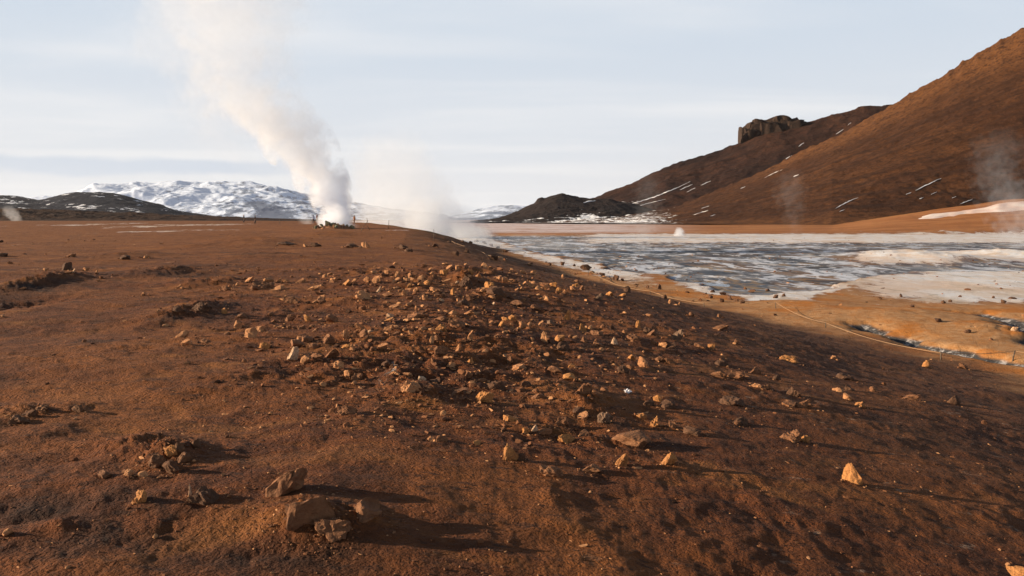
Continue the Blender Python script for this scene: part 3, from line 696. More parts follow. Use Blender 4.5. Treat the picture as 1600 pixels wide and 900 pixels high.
LAND = [   # (u, v, w, h, kind, tone, label, short name)
 (588, 443, 15, 15, 'b', 'p', 'squarish split boulder with one pale lit face and one dark face, topmost in the scree', 'split boulder'),
 (728, 448, 26, 20, 'l', 'd', 'largest dark rounded boulder among the pale stones at the crest of the scree', 'dark round boulder'),
 (390, 528, 20, 16, 'b', 'p', 'big pale cubic block at the side of the scree with smaller stones against it', 'pale cubic block'),
 (288, 541, 19, 12, 'b', 'p', 'pale angular stone at the outer edge of the scree, below an upright pale chip', 'outlying pale stone'),
 (455, 564, 15, 23, 'u', 'w', 'tall whitish standing stone with a dark shaded flank', 'whitish standing stone'),
 (537, 530, 16, 18, 'u', 'p', 'bright triangular pale stone in the middle of the scree', 'triangular pale stone'),
 (605, 521, 12, 12, 's', 'p', 'smooth pinkish leaning slab shaped like a fin', 'fin slab'),
 (688, 521, 24, 14, 'b', 'o', 'wide square ochre block with a flat bright front in mid scree', 'wide ochre block'),
 (675, 536, 10, 15, 'u', 'p', 'hook shaped pale stone just below the wide ochre block', 'hooked stone'),
 (714, 548, 9, 16, 'u', 'p', 'narrow bright upright stone like a tooth', 'tooth stone'),
 (735, 534, 12, 18, 's', 'p', 'tall leaning pale slab with a pointed tip', 'leaning pointed slab'),
 (640, 608, 40, 18, 'c', 'p', 'broad ribbed pale rock ledge breaking through the soil below the scree', 'ribbed ledge'),
 (757, 626, 32, 18, 'l', 'o', 'rounded ochre boulder with a low tail of soil beside it', 'rounded ochre boulder'),
 (835, 671, 11, 10, 'b', 'w', 'small very white stone on bare soil with a long thin shadow', 'small white stone'),
 (796, 720, 26, 28, 'c', 'o', 'two peaked yellowish rock standing alone on open soil', 'two peaked rock'),
 (815, 721, 16, 16, 'l', 'd', 'dark lump pressed against the two peaked yellowish rock', 'dark lump'),
 (708, 462, 9, 13, 'u', 'o', 'smooth orange egg shaped stone standing upright', 'egg shaped stone'),
 (887, 498, 13, 17, 's', 'o', 'ochre leaning wedge of rock on the dark slope', 'ochre wedge'),
 (911, 514, 11, 16, 'c', 'o', 'two toned rock with an orange top over a pale yellow base', 'two toned rock'),
 (960, 538, 11, 13, 'u', 'w', 'stone with a bright white pointed tip', 'white tipped stone'),
 (1006, 574, 22, 16, 'b', 'p', 'bright peach coloured block catching the sun on the slope', 'peach block'),
 (912, 609, 24, 20, 'l', 'b', 'round brown earthy boulder at the head of a crumbling soil ridge', 'earthy boulder'),
 (1057, 532, 16, 22, 'l', 'g', 'grey lumpy boulder on the dark slope', 'grey lumpy boulder'),
 (985, 690, 58, 19, 's', 'b', 'long low two part slab with a dark squared end', 'long two part slab'),
 (886, 685, 30, 15, 'c', 'o', 'cracked ochre crust of rock left of the long two part slab', 'cracked crust'),
 (945, 657, 26, 20, 'c', 'g', 'ridged greyish slab standing over a brown hollow', 'ridged grey slab'),
 (1022, 663, 20, 18, 'c', 'o', 'ochre pointed rock with a dark lump beside it', 'ochre pointed rock'),
 (972, 729, 24, 22, 's', 'o', 'orange wedge shaped rock leaning on open soil', 'orange wedge'),
 (1044, 732, 22, 22, 'u', 'o', 'orange peaked rock paired with the orange wedge, a long dark shadow behind', 'orange peak'),
 (1336, 759, 30, 34, 'u', 'o', 'bright orange pyramid shaped rock alone on the bare slope', 'orange pyramid'),
 (1242, 621, 20, 17, 'u', 'd', 'dark pyramid shaped rock on the lower slope', 'dark pyramid'),
 (440, 779, 70, 46, 's', 'b', 'large peaked brown rock with a sharp tongue pointing sideways', 'peaked brown rock'),
 (480, 826, 76, 54, 'b', 'b', 'largest ribbed brown rock with deep vertical grooves', 'grooved rock'),
 (516, 838, 56, 30, 'c', 'b', 'dark brown rounded rock joined to the end of the largest grooved rock', 'brown end rock'),
 (571, 811, 50, 32, 's', 'b', 'brown hump of rock standing apart beside the grooved rock', 'brown hump'),
 (298, 785, 8, 26, 's', 'w', 'thin pale sliver of stone leaning on a dark lump', 'pale sliver'),
 (216, 796, 28, 22, 'c', 'o', 'crumbly ochre rock below the crumbling earth ridge', 'crumbly ochre rock'),
 (262, 712, 26, 18, 'c', 'o', 'brightest crumbling outcrop on the earth ridge', 'crumbling outcrop'),
 (1594, 906, 30, 24, 'b', 'o', 'sunlit orange rock cut off by the corner of the view', 'corner rock'),
]
build_crag()
KINDS = {}
cnt = {}
def get_mesh(kind, tone, i, big=False):
    nv = 9
    key = (kind, tone, i % nv, big)
    if big: key = (kind, tone, 1000+i, True)
    if key not in KINDS:
        me = rock_mesh(kind, hash((ord(kind), i % nv if not big else 1000+i)) % 100000, big)
        me.materials.append(MAT[tone]); KINDS[key] = me
    return KINDS[key]

rl = []
for ln in ROCKS.replace('\n', ';').split(';'):
    p = ln.split()
    if len(p) == 6:
        if p[4] == 'u' and float(p[2]) < 12 and len(rl) % 3: p[4] = 'bs'[len(rl) % 2]; p[2] = str(float(p[2])*1.2)
        if float(p[1]) > 630 and p[4] == 'c' and float(p[0]) < 340: p[5] = 'e'
        rl.append((float(p[0]), float(p[1]), float(p[2]), float(p[3]), p[4], p[5]))
SH = {'b': 'angular stone', 's': 'tilted slab', 'u': 'pointed upright stone', 'l': 'rounded lump', 'c': 'crumbly rock', 'f': 'flat half buried rock'}
TN = {'e': 'earthy', 'p': 'pale', 'o': 'ochre', 'b': 'brown', 'd': 'dark', 'g': 'grey', 'w': 'whitish', 'm': 'mossy'}
ORD = ['', 'second ', 'third ', 'fourth ', 'fifth ', 'sixth ', 'seventh ', 'eighth ', 'ninth ']
lm_xy = [(a[0], a[1]) for a in LAND]
EXTRA_LM = [((522, 360), 'steaming vent mound'), ((918, 430), 'leaning rope stake'), ((1210, 482), 'rope corner stake'), ((104, 424), None), ((381, 347), None)]
def where(r):
    """nearest landmark and the side of it that r lies on"""
    best = None
    for i, a in enumerate(LAND):
        dx, dy = r[0]-a[0], (r[1]-a[1])*1.6
        d = math.hypot(dx, dy)
        if best is None or d < best[0]: best = (d, i, dx, dy, a[7])
    for (xy, nm) in EXTRA_LM:
        if not nm: continue
        dx, dy = r[0]-xy[0], (r[1]-xy[1])*1.6; d = math.hypot(dx, dy)
        if d < best[0]: best = (d, nm, dx, dy, nm)
    d, i, dx, dy, nm = best
    if abs(dx) > 2.4*abs(dy): s = 'right of' if dx > 0 else 'left of'
    elif abs(dy) > 2.4*abs(dx): s = 'below' if dy > 0 else 'above'
    else: s = ('below and ' if dy > 0 else 'above and ')+('right of' if dx > 0 else 'left of')
    return nm, s, d
grp = {}
info = []
for r in rl:
    nm, s, d = where(r); key = (nm, s, r[4], r[5]); grp.setdefault(key, []).append((d, r)); info.append((r, key))
def auto_label(r, key):
    g = sorted(grp[key], key=lambda q: q[0]); i = [q[1] for q in g].index(r)
    size = 'small ' if r[2] < 11 else ('' if r[2] < 20 else 'large ')
    t = f"{size}{TN[r[5]]} {SH[r[4]]} {key[1]} the {key[0]}"
    if len(g) > 1: t += ', closest to it' if i == 0 else f", {ORD[i]}closest to it"
    return t

ALL = [(r, auto_label(r, k), False) for r, k in info]+[(a[:6], a[6], True) for a in LAND]
P3 = hits([a[0][0] for a in ALL], [a[0][1] for a in ALL])
ROT = random.Random(5)
for idx, ((u, v, w, h, kd, tn), lab, big) in enumerate(ALL):
    x, y, z = P3[idx]
    cnt[kd] = cnt.get(kd, 0)+1
    me = get_mesh(kd, tn, idx if big else cnt[kd], big or w > 26)
    W = w*(1.08 if big else 1.28)*y/F; H = h*.98*y/F
    o = link(bpy.data.objects.new('rock', me))
    D = max(W*ROT.uniform(.6, .95), min(W*1.2, H*.6)); D = min(D, W*1.3)
    o.scale = (W, D if W > .02 else W, H)
    o.location = (x, y+D*.25, z-.11*H)
    o.rotation_euler = (ROT.uniform(-.2, .2), ROT.uniform(-.3, .3), ROT.uniform(-.6, .6))
    tag(o, lab, 'rock', 'rocks strewn over the brown slope')

# dark stones along the spring bank
BANK = '790 394 12 5;745 378 10 4;757 381 9 4;722 379 9 4;735 381 7 4;702 379 8 3;768 385 8 4;778 388 7 4;828 415 10 5;858 415 8 5;879 415 7 6;897 416 7 4;916 422 18 9;925 427 10 4;942 432 12 6;962 438 12 9;972 439 8 4;930 446 7 4;1012 451 8 6;1030 452 8 9;980 456 14 9;1038 467 11 6;995 449 6 3;1113 457 9 5;1130 461 12 5;1110 466 10 6;1140 468 12 6;1128 472 10 6;1150 471 9 5;1160 474 8 5;1175 457 14 5;1200 455 10 4;1212 466 8 6;1225 463 6 5;1408 464 7 5;1485 472 7 4;1568 474 10 6;1474 474 9 5;1552 466 6 4;1582 467 14 3;1375 468 7 4;1500 464 6 3;1465 503 14 6;1512 520 12 6;1585 517 10 7;1425 480 9 4'.split(';')
bk = [tuple(float(q) for q in b.split()) for b in BANK]
PB = hits([b[0] for b in bk], [b[1] for b in bk])
BL = {}
def bank_label(i, b):
    u, v = b[0], b[1]
    if v < 392 and u < 800: w_ = 'on the pale bank beside the drifting steam'
    elif u < 950: w_ = 'on the white bank behind the long rope'
    elif u < 1060: w_ = 'on the tan bank between rope and dark mud'
    elif u < 1165: w_ = 'in the stone cluster beside the white sinter tongue'
    elif u < 1260: w_ = 'along the mud edge behind the white sinter tongue'
    elif v < 485: w_ = 'on the broad white flat'
    else: w_ = 'on the orange flat near the dark channels'
    BL[w_] = BL.get(w_, 0)+1
    return ('black stone '+w_, w_, BL[w_])
bl = [bank_label(i, b) for i, b in enumerate(bk)]
NTH = ['first', 'second', 'third', 'fourth', 'fifth', 'sixth', 'seventh', 'eighth', 'ninth', 'tenth', 'eleventh', 'twelfth']
order = {}
for i, b in enumerate(bk): order.setdefault(bl[i][1], []).append((b[0], i))
for k_ in order: order[k_].sort()
for i, b in enumerate(bk):
    x, y, z = PB[i]; w_ = bl[i][1]; n = [q[1] for q in order[w_]].index(i)
    me = get_mesh('l' if i % 2 else 'b', 'w' if b[0] == 1585 else 'd', i)
    W, H = b[2]*y/F, b[3]*y/F
    o = link(bpy.data.objects.new('stone', me)); o.scale = (W, W*.8, H); o.location = (x, y, z); o.rotation_euler = (0, 0, ROT.uniform(0, 6))
    tag(o, f"{'whitish' if b[0] == 1585 else 'black'} stone {w_}, {NTH[n]} from the left", 'stone', 'stones along the spring bank')

# loose grit and clods
def build_gravel():
    N = 12000
    us = rng.uniform(-150, 1750, N*3); vs = 372+(930-372)*rng.uniform(0, 1, N*3)**1.25
    Yv = 1.6*F/(vs-V0); d = land((us-U0)/F*Yv, Yv, False)[2]
    crumb = np.exp(-((us-262-(705-vs)*.5)/38)**2-((vs-712)/34)**2)+.7*np.exp(-((us-40)/50)**2-((vs-645)/14)**2)+.5*np.exp(-((us-470)/70)**2-((vs-800)/34)**2)
    keep = rng.uniform(0, 1, N*3) < (.06+1.0*d['dens']**1.5+.9*crumb+.15*fbm((us-U0)/F*Yv, Yv, 1.5, 3, seed=60)) 
    us, vs = us[keep][:N], vs[keep][:N]
    P = hits(us, vs, 130); N = len(us)
    eu, px2 = [], []
    for (r_, _l, bg_), p_ in zip(ALL, P3):
        for _ in range(int(3+r_[2]*.45)):
            a_ = rng.uniform(0, 6.28); W_ = r_[2]*p_[1]/F*rng.uniform(.45, 1.15)
            x_, y_ = p_[0]+math.cos(a_)*W_, p_[1]+math.sin(a_)*W_*.8
            eu.append((x_, y_)); px2.append(min(6, rng.lognormal(.75, .5)))
    eu = np.array(eu); ez = land(eu[:, 0], eu[:, 1])[0]+EYE
    P = np.concatenate([P, np.stack([eu[:, 0], eu[:, 1], ez], -1)])
    tmpl = []
    for s_ in range(14):
        V, Fc = ICO1; r = np.random.default_rng(900+s_); 
        for _ in range(8):
            nn_ = r.normal(size=3); nn_ /= np.linalg.norm(nn_); ov = V@nn_-r.uniform(.25, .7); V = V-np.clip(ov, 0, None)[:, None]*nn_
        V = V*r.uniform(.85, 1.15, (len(V), 1))*np.array([r.uniform(.8, 1.6), 1, r.uniform(.6, 1.3)])*1.25
        tmpl.append((V, Fc))
    allV, allF = [], []; base = 0
    px = np.clip(rng.lognormal(.62, .62, len(P)), .8, 9.0)*(1+.9*land(P[:, 0], P[:, 1], False)[2]['dens'])
    px[N:] = px2; N = len(P); px = np.minimum(px, 8.5)
    for i in range(N):
        V, Fc = tmpl[i % 14]
        y = P[i][1]; s_ = min(.10, px[i]*y/F*.5); s_ = max(s_, .006)
        a = rng.uniform(0, 6.28); c, sn = math.cos(a), math.sin(a)
        W = V*np.array([s_*rng.uniform(.9, 1.5), s_, s_*rng.uniform(.5, .95)])
        W = np.stack([W[:, 0]*c-W[:, 1]*sn, W[:, 0]*sn+W[:, 1]*c, W[:, 2]], -1)+P[i]+np.array([0, 0, s_*.15])
        allV.append(W); allF.append(Fc+base); base += len(V)
    me = mesh_np('gravel', np.concatenate(allV), np.concatenate(allF), smooth=False); me.materials.append(MAT['grit'])
    o = link(bpy.data.objects.new('gravel', me)); tag(o, 'loose brown grit and small clods scattered over the slope', 'gravel', kind='stuff')
def m_grit():
    k = NT('grit'); pos = k.n('NewGeometry').outputs['Position']
    rnd = k.n('NewGeometry').outputs['Random Per Island']
    c = k.mix(k.ramp(rnd, .0, .7), (.06, .027, .014), (.190, .080, .036)); c = k.mix(k.ramp(rnd, .66, .92), c, (.40, .20, .092))
    return k.surf(c, .9, k.bump(k.noise(pos, 60, 3), .01, .6), .2)
MAT['grit'] = m_grit()
build_gravel()

# ------------------------------------------------------------------ steam vent mound
VX, VY = (522-U0)/F*100, 100.0
VZ = ground_z(VX, VY)+EYE
def build_vent():
    n, m_ = 40, 18; V = []
    for j in range(m_):
        f = j/(m_-1)
        for i in range(n):
            a = i/n*2*math.pi; r = 2.75*(1-f)+.35*f
            hh = .75*f**.8-(.5 if j == m_-1 else 0)
            p = Vector((math.cos(a)*r, math.sin(a)*r*.8, hh-.15)); d = mnoise.noise(p*1.6+Vector((3, 1, 0)))*.28+mnoise.noise(p*4)*.12
            V.append((p.x*(1+d*.25), p.y*(1+d*.25), p.z+d*f))
    me = mesh_np('mound', V, grid_faces(m_, n, True)); me.materials.append(MAT['b'])
    root = link(bpy.data.objects.new('steam_vent', me)); root.location = (VX, VY, VZ)
    tag(root, 'low stony mound of the main steam vent under the big plume', 'steam vent')
build_vent()
LEFTN = ['mossy stone highest on the steam vent mound', 'pale flat stone at the foot of the steam vent mound']
r_ = random.Random(21)
vst = []
for i in range(26):
    a = -math.pi/2+r_.uniform(-1.5, 1.5); rr = r_.uniform(.6, 2.7)
    vst.append((math.cos(a)*rr, math.sin(a)*rr*.8, rr, r_.uniform(.28, .62)))
vst.append((-.55, -1.0, .9, .95))
for i, (dx, dy, rr, s_) in enumerate(sorted(vst)):
    tone = r_.choice('mmgpgb') if s_ < .9 else 'm'
    me = get_mesh(r_.choice('bl'), tone, i)
    o = link(bpy.data.objects.new('vent_stone', me)); o.scale = (s_, s_*.8, s_*.65)
    o.location = (VX+dx, VY+dy, VZ+max(-.05, .62*(1-rr/2.75)**.8)-.05); o.rotation_euler = (0, 0, r_.uniform(0, 6))
    tag(o, 'stone piled on the steam vent mound' if s_ < .9 else 'tallest mossy stone on the steam vent mound', 'stone', 'stones piled on the steam vent mound')

# ------------------------------------------------------------------ steam
def float_curve(k, x, pts):
    nd = k.n('FloatCurve'); c = nd.mapping.curves[0]
    while len(c.points) > 2: c.points.remove(c.points[1])
    c.points[0].location = pts[0]; c.points[1].location = pts[-1]
    for p in pts[1:-1]: c.points.new(*p)
    for p in c.points: p.handle_type = 'AUTO'
    nd.mapping.update(); k.put(nd.inputs['Value'], x); return nd.outputs[0]

def steam(label, base, secs, density, dens_curve, wl, warp=.5, k=.9, sharp=1.6, depth=1.0, step=.35, col=(.91, .945, 1.0), seed=0, fl=.0):
    """secs: list of (z, cx, r) in metres above base"""
    H = secs[-1][0]-secs[0][0]; z0 = secs[0][0]
    X0 = max(abs(s[1]) for s in secs)+.01; R0 = max(s[2] for s in secs)
    zi = np.linspace(0, 1, 26); zz = z0+zi*H
    cx = np.interp(zz, [s[0] for s in secs], [s[1] for s in secs]); rr = np.interp(zz, [s[0] for s in secs], [s[2] for s in secs])
    n = 28; V = []
    for j in range(26):
        for i in range(n):
            a = i/n*2*math.pi
            r = rr[j]*(1.16+.10*mnoise.noise(Vector((math.cos(a)*1.3+seed, math.sin(a)*1.3, zz[j]/max(2, R0)*.9))))
            V.append((cx[j]+math.cos(a)*r, math.sin(a)*r*depth, zz[j]))
    V = np.array(V); Fq = [tuple(f) for f in grid_faces(26, n, True)]
    bm = bmesh.new(); vs = [bm.verts.new(p) for p in V]
    for f in Fq: bm.faces.new([vs[i] for i in f])
    bm.faces.new([vs[i] for i in range(n)][::-1]); bm.faces.new([vs[25*n+i] for i in range(n)])
    bmesh.ops.recalc_face_normals(bm, faces=bm.faces)
    me = bpy.data.meshes.new('steam_plume'); bm.to_mesh(me); bm.free()
    m = NT('steam'); tc = m.n('TexCoord').outputs['Object']
    off = m.vmath('ADD', tc, (seed*7.3, seed*3.1, seed*1.7))
    nz = m.noise(off, 1.0/wl, 3, .55, out='Color')
    wv = m.vmath('MULTIPLY', m.vmath('SUBTRACT', nz, (.5, .5, .5)), (warp*2, warp*2, warp*1.2))
    sp = m.n('SeparateXYZ'); m.put(sp.inputs[0], m.vmath('ADD', tc, wv))
    sp0 = m.n('SeparateXYZ'); m.put(sp0.inputs[0], tc)
    zn = m.math('DIVIDE', m.math('SUBTRACT', sp.outputs[2], z0), H, clamp=True)
    zn0 = m.math('DIVIDE', m.math('SUBTRACT', sp0.outputs[2], z0), H, clamp=True)
    c = float_curve(m, zn, [(float(a), float(.5+.5*b/X0)) for a, b in zip(zi[::2], cx[::2])]+[(1.0, float(.5+.5*cx[-1]/X0))])
    r = float_curve(m, zn, [(float(a), float(b/R0)) for a, b in zip(zi[::2], rr[::2])]+[(1.0, float(rr[-1]/R0))])
    dx = m.math('SUBTRACT', sp.outputs[0], m.math('MULTIPLY', m.math('SUBTRACT', c, .5), 2*X0))
    dy = m.math('DIVIDE', sp.outputs[1], depth)
    dist = m.math('DIVIDE', m.math('SQRT', m.math('ADD', m.math('MULTIPLY', dx, dx), m.math('MULTIPLY', dy, dy))), m.math('MULTIPLY', r, R0))
    n2 = m.noise(off, 2.3/wl, 4, .6)
    e = m.math('ADD', m.math('MULTIPLY', m.math('SUBTRACT', 1.0, dist), sharp), m.math('MULTIPLY', m.math('SUBTRACT', n2, .5+fl), k*2))
    d = m.ramp(e, .0, .75)
    d = m.math('MULTIPLY', d, float_curve(m, zn0, dens_curve))
    d = m.math('MULTIPLY', d, density)
    pv = m.n('VolumePrincipled'); pv.inputs['Color'].default_value = (*col, 1); m.put(pv.inputs['Density'], d); pv.inputs['Anisotropy'].default_value = .2
    m.t.links.new(pv.outputs[0], m.out.inputs['Volume'])
    try: m.m.cycles.volume_step_rate = step
    except Exception: pass
    try: m.m.volume_step_rate = step
    except Exception: pass
    me.materials.append(m.m)
    o = link(bpy.data.objects.new('steam_plume', me)); o.location = base
    tag(o, label, 'steam plume')
    return o

def px_secs(Y, ub, vb, rows):
    """rows of (v, centre u, half width) in photo pixels seen at depth Y -> sections above the base point"""
    q = Y/F
    return [((vb-v)*q, (c-ub)*q, w*q) for v, c, w in rows]

steam('huge white steam column rising from the stony vent and bending over', (VX, VY+3.0, VZ), px_secs(102, 522, 360,
      [(364, 522, 30), (352, 520, 36), (338, 516, 38), (320, 506, 40), (290, 491, 43), (260, 473, 50), (230, 450, 62), (200, 422, 78), (170, 388, 92), (120, 362, 92), (60, 362, 106), (0, 350, 130), (-60, 340, 150), (-150, 330, 175)]),
      1.3, [(0, 1.0), (.06, .9), (.16, .45), (.3, .16), (.42, .065), (.55, .040), (.75, .032), (.92, .026), (1, 0)], 5.5, warp=3.4, k=1.8, sharp=1.25, depth=.8, step=.22, seed=1)
steam('thin veil of steam hanging at the upwind side of the huge column', (VX, VY+6, VZ), px_secs(106, 522, 360,
      [(285, 380, 14), (262, 365, 40), (235, 345, 62), (200, 330, 76), (150, 315, 84), (90, 290, 96), (30, 270, 110), (-40, 255, 120), (-110, 250, 110)]),
      .030, [(0, 0), (.2, .8), (.5, 1), (.8, .8), (1, 0)], 7, warp=4.0, k=1.5, sharp=1.0, depth=.6, step=.4, seed=14)
steam('wide faint bank of drifting steam behind the steam column', (*pxy(640, 372), EYE+ZB), [(s[0], s[1], s[2]) for s in px_secs(180, 640, 372,
      [(378, 655, 118), (357, 655, 124), (336, 645, 116), (310, 632, 104), (280, 622, 94), (250, 616, 80), (215, 614, 58), (195, 615, 30)])],
      .115, [(0, 1), (.2, 1), (.4, .55), (.65, .35), (.9, .15), (1, 0)], 6, warp=2.5, k=1.0, sharp=1.5, depth=.6, step=.4, seed=2).location = ((640-U0)/F*180, 180, EYE-(372-V0)/F*180)
steam('dense low puff of steam at the end of the drifting bank', ((668-U0)/F*150, 150, EYE-(374-V0)/F*150), px_secs(150, 668, 374,
      [(378, 672, 50), (362, 672, 54), (345, 668, 46), (330, 664, 36), (316, 662, 24), (306, 660, 12)]),
      .26, [(0, .8), (.3, 1), (.7, .8), (1, .0)], 3.5, warp=1.4, k=1.0, sharp=1.6, depth=.7, step=.4, seed=3)
steam('low steam blowing off the pale bank beside the mud flat', ((742-U0)/F*110, 110, EYE-(386-V0)/F*110), px_secs(110, 742, 386,
      [(392, 752, 38), (378, 744, 46), (366, 735, 46), (354, 724, 36), (344, 716, 18)]),
      .30, [(0, .9), (.4, 1), (.8, .5), (1, 0)], 2.4, warp=1.0, k=1.1, sharp=1.5, depth=.5, step=.4, seed=4)
steam('little bright steam puff on the far shore of the springs', ((1060-U0)/F*200, 200, EYE-(376-V0)/F*200), px_secs(200, 1060, 376,
      [(378, 1058, 8), (370, 1060, 10), (361, 1062, 9), (355, 1060, 4)]), .75, [(0, .6), (.5, 1), (1, .3)], 1.0, warp=.4, k=.8, depth=1, step=.4, seed=5)
steam('faint thin steam wisp over the middle of the mud flat', ((1002-U0)/F*95, 95, EYE+ZB), px_secs(95, 1002, 398.5,
      [(420, 1000, 24), (400, 1002, 20), (380, 1004, 20), (362, 1006, 22), (345, 1006, 14)]), .10, [(0, .8), (.5, 1), (1, 0)], 1.1, warp=.9, k=1.7, sharp=1.0, depth=.8, step=.5, seed=6)
steam('pale steam wisp against the foot of the hillside', ((1236-U0)/F*215, 215, EYE+ZB), px_secs(215, 1236, 367.5,
      [(368, 1240, 12), (350, 1240, 14), (325, 1236, 20), (300, 1234, 26), (275, 1236, 24), (262, 1236, 14)]), .018, [(0, 1), (.15, .6), (.6, .7), (1, 0)], 3.5, warp=3, k=1.7, sharp=1.0, depth=.9, step=.5, seed=7)
steam('broad thin steam rising at the edge of the white flat', ((1592-U0)/F*120, 120, EYE+ZB), px_secs(120, 1592, 387,
      [(400, 1590, 34), (375, 1592, 40), (345, 1590, 46), (310, 1580, 52), (270, 1562, 48), (230, 1560, 44), (195, 1570, 30)]), .060, [(0, .5), (.2, 1.0), (.5, .6), (.8, .35), (1, 0)], 2.6, warp=2.4, k=1.7, sharp=1.0, depth=.7, step=.5, seed=8)
steam('barely visible steam in front of the dark hill foot', ((1010-U0)/F*230, 230, EYE+ZB), px_secs(230, 1010, 366,
      [(368, 1008, 22), (340, 1012, 26), (300, 1012, 26), (270, 1010, 20)]), .013, [(0, .8), (.5, 1), (1, 0)], 3.5, warp=3, k=1.7, sharp=1.0, depth=.8, step=.5, seed=9)
steam('low thin mist drifting over the broad white flat', ((1480-U0)/F*58, 58, EYE+ZB), px_secs(58, 1480, 434,
      [(444, 1490, 130), (434, 1490, 140), (424, 1485, 120), (414, 1480, 60)]), .05, [(0, .7), (.4, 1), (1, 0)], 2.2, warp=1.2, k=1.4, sharp=1.0, depth=.4, step=.5, seed=16)
steam('low mist lying over the near end of the mud flat', ((850-U0)/F*110, 110, EYE+ZB), px_secs(110, 850, 391,
      [(400, 850, 90), (386, 850, 100), (374, 840, 80), (362, 820, 40)]), .05, [(0, .8), (.4, 1), (1, 0)], 3, warp=1.5, k=1.4, sharp=1.0, depth=.5, step=.5, seed=17)
steam('small brownish steam puff on the far plain by the lava field', ((20-U0)/F*260, 260, EYE-(348-V0)/F*260), px_secs(260, 20, 348,
      [(349, 28, 8), (342, 24, 11), (334, 18, 14), (326, 14, 12), (320, 12, 6)]), .12, [(0, 1), (.5, .9), (1, 0)], 2.5, warp=1., k=1.1, depth=.9, step=.5, seed=10)
steam('thin steam veil beside the people behind the vent', ((478-U0)/F*150, 150, EYE-(352-V0)/F*150), px_secs(150, 478, 352,
      [(353, 482, 14), (345, 478, 14), (336, 478, 11), (328, 480, 6)]), .12, [(0, .7), (.5, 1), (1, 0)], 1.6, warp=.7, k=1.1, depth=.9, step=.5, seed=11)

# ------------------------------------------------------------------ people
def person(label, loc, h, jacket, trousers, facing, stride=.12):
    bm = bmesh.new(); vs = {}; sk = bm.verts.layers.skin.verify()
    P = dict(hip=(0, 0, .53, .085), belly=(0, 0, .62, .085), chest=(0, .005, .74, .095), neck=(0, .005, .845, .034), chin=(0, .012, .88, .045), head=(0, .012, .935, .058), crown=(0, .008, .965, .05),
             shl=(-.10, 0, .81, .045), ell=(-.135, .01, .66, .035), wrl=(-.125, .06, .54, .024), hal=(-.122, .075, .505, .026), shr=(.10, 0, .81, .045), elr=(.135, .0, .66, .035), wrr=(.13, .04, .53, .024), har=(.128, .05, .495, .026),
             thl=(-.055, 0, .48, .06), knl=(-.06, stride*.5, .27, .044), anl=(-.06, stride*.3, .05, .03), tol=(-.062, stride*.3+.07, .022, .024), thr=(.055, 0, .48, .06), knr=(.06, -stride*.2, .27, .044), anr=(.06, -stride*.6, .05, .03), tor=(.062, -stride*.6+.07, .022, .024))
    E = 'hip-belly belly-chest chest-neck neck-chin chin-head head-crown chest-shl shl-ell ell-wrl wrl-hal chest-shr shr-elr elr-wrr wrr-har hip-thl thl-knl knl-anl anl-tol hip-thr thr-knr knr-anr anr-tor'.split()
    for k, (x, y, z, r) in P.items():
        v = bm.verts.new((x, y, z)); v[sk].radius = (r, r*.85 if k in ('hip', 'belly', 'chest') else r); vs[k] = v
    vs['hip'][sk].use_root = True
    for e in E: a, b = e.split('-'); bm.edges.new((vs[a], vs[b]))
    me = bpy.data.meshes.new('body'); bm.to_mesh(me); bm.free()
    tmp = bpy.data.objects.new('tmp', me); COL.objects.link(tmp)
    tmp.modifiers.new('s', 'SKIN'); md = tmp.modifiers.new('d', 'SUBSURF'); md.levels = 2; md.render_levels = 2
    dg = bpy.context.evaluated_depsgraph_get(); dg.update()
    m2 = bpy.data.meshes.new_from_object(tmp.evaluated_get(dg)); bpy.data.objects.remove(tmp)
    m2.materials.clear()
    for mm in (jacket, trousers, SKIN, BOOT, HAT): m2.materials.append(mm)
    for p in m2.polygons:
        z = p.center.z; x = abs(p.center.x); p.use_smooth = True
        if z > .955: i = 4
        elif z > .845: i = 2 if p.center.y > 0.0 else 4
        elif z < .06: i = 3
        elif z < .525 and x > .095: i = 2
        elif z < .50: i = 1
        else: i = 0
        p.material_index = i
    o = link(bpy.data.objects.new('person', m2)); o.scale = (h, h, h); o.location = loc; o.rotation_euler = (0, 0, facing)
    tag(o, label, 'person', None)
SKIN = m_simple('skin', (.45, .27, .20), .6); BOOT = m_simple('boot', (.03, .025, .022), .6); HAT = m_simple('wool_hat', (.035, .03, .03), .9)
def cloth(n, c): return m_simple(n, c, .85, 12)
PEOPLE = [(381, 347.5, 12.8, 'person in black jacket and trousers, first of the two dark walkers on the plain', (.018, .017, .018), (.02, .018, .018), 2.2),
          (398.5, 350.5, 14.2, 'person in dark brown coat, walking nearer the steam than the other dark walker', (.035, .022, .017), (.018, .016, .016), -1.2),
          (489.5, 350, 13.8, 'person in pale blue jacket beside the steam column', (.55, .60, .75), (.03, .03, .035), .4),
          (495.5, 349.5, 12.2, 'person in dark red jacket next to the one in pale blue', (.16, .03, .025), (.04, .025, .03), 1.0),
          (553.5, 350, 15, 'person in brown and tan clothes half hidden beyond the steam', (.22, .10, .05), (.11, .07, .05), -.6)]
for (u, v, hp, lab, jc, tcx, fc) in PEOPLE:
    Yp = 1.72*F/hp; x = (u-U0)/F*Yp; z = ground_z(x, Yp)
    # stand where the sight line of the feet meets the rise
    person(lab, (x, Yp, z+EYE-.01), 1.72, cloth('jacket', jc), cloth('trousers', tcx), fc)
    print('person', u, 'foot v', V0-F*z/Yp, 'wanted', v)

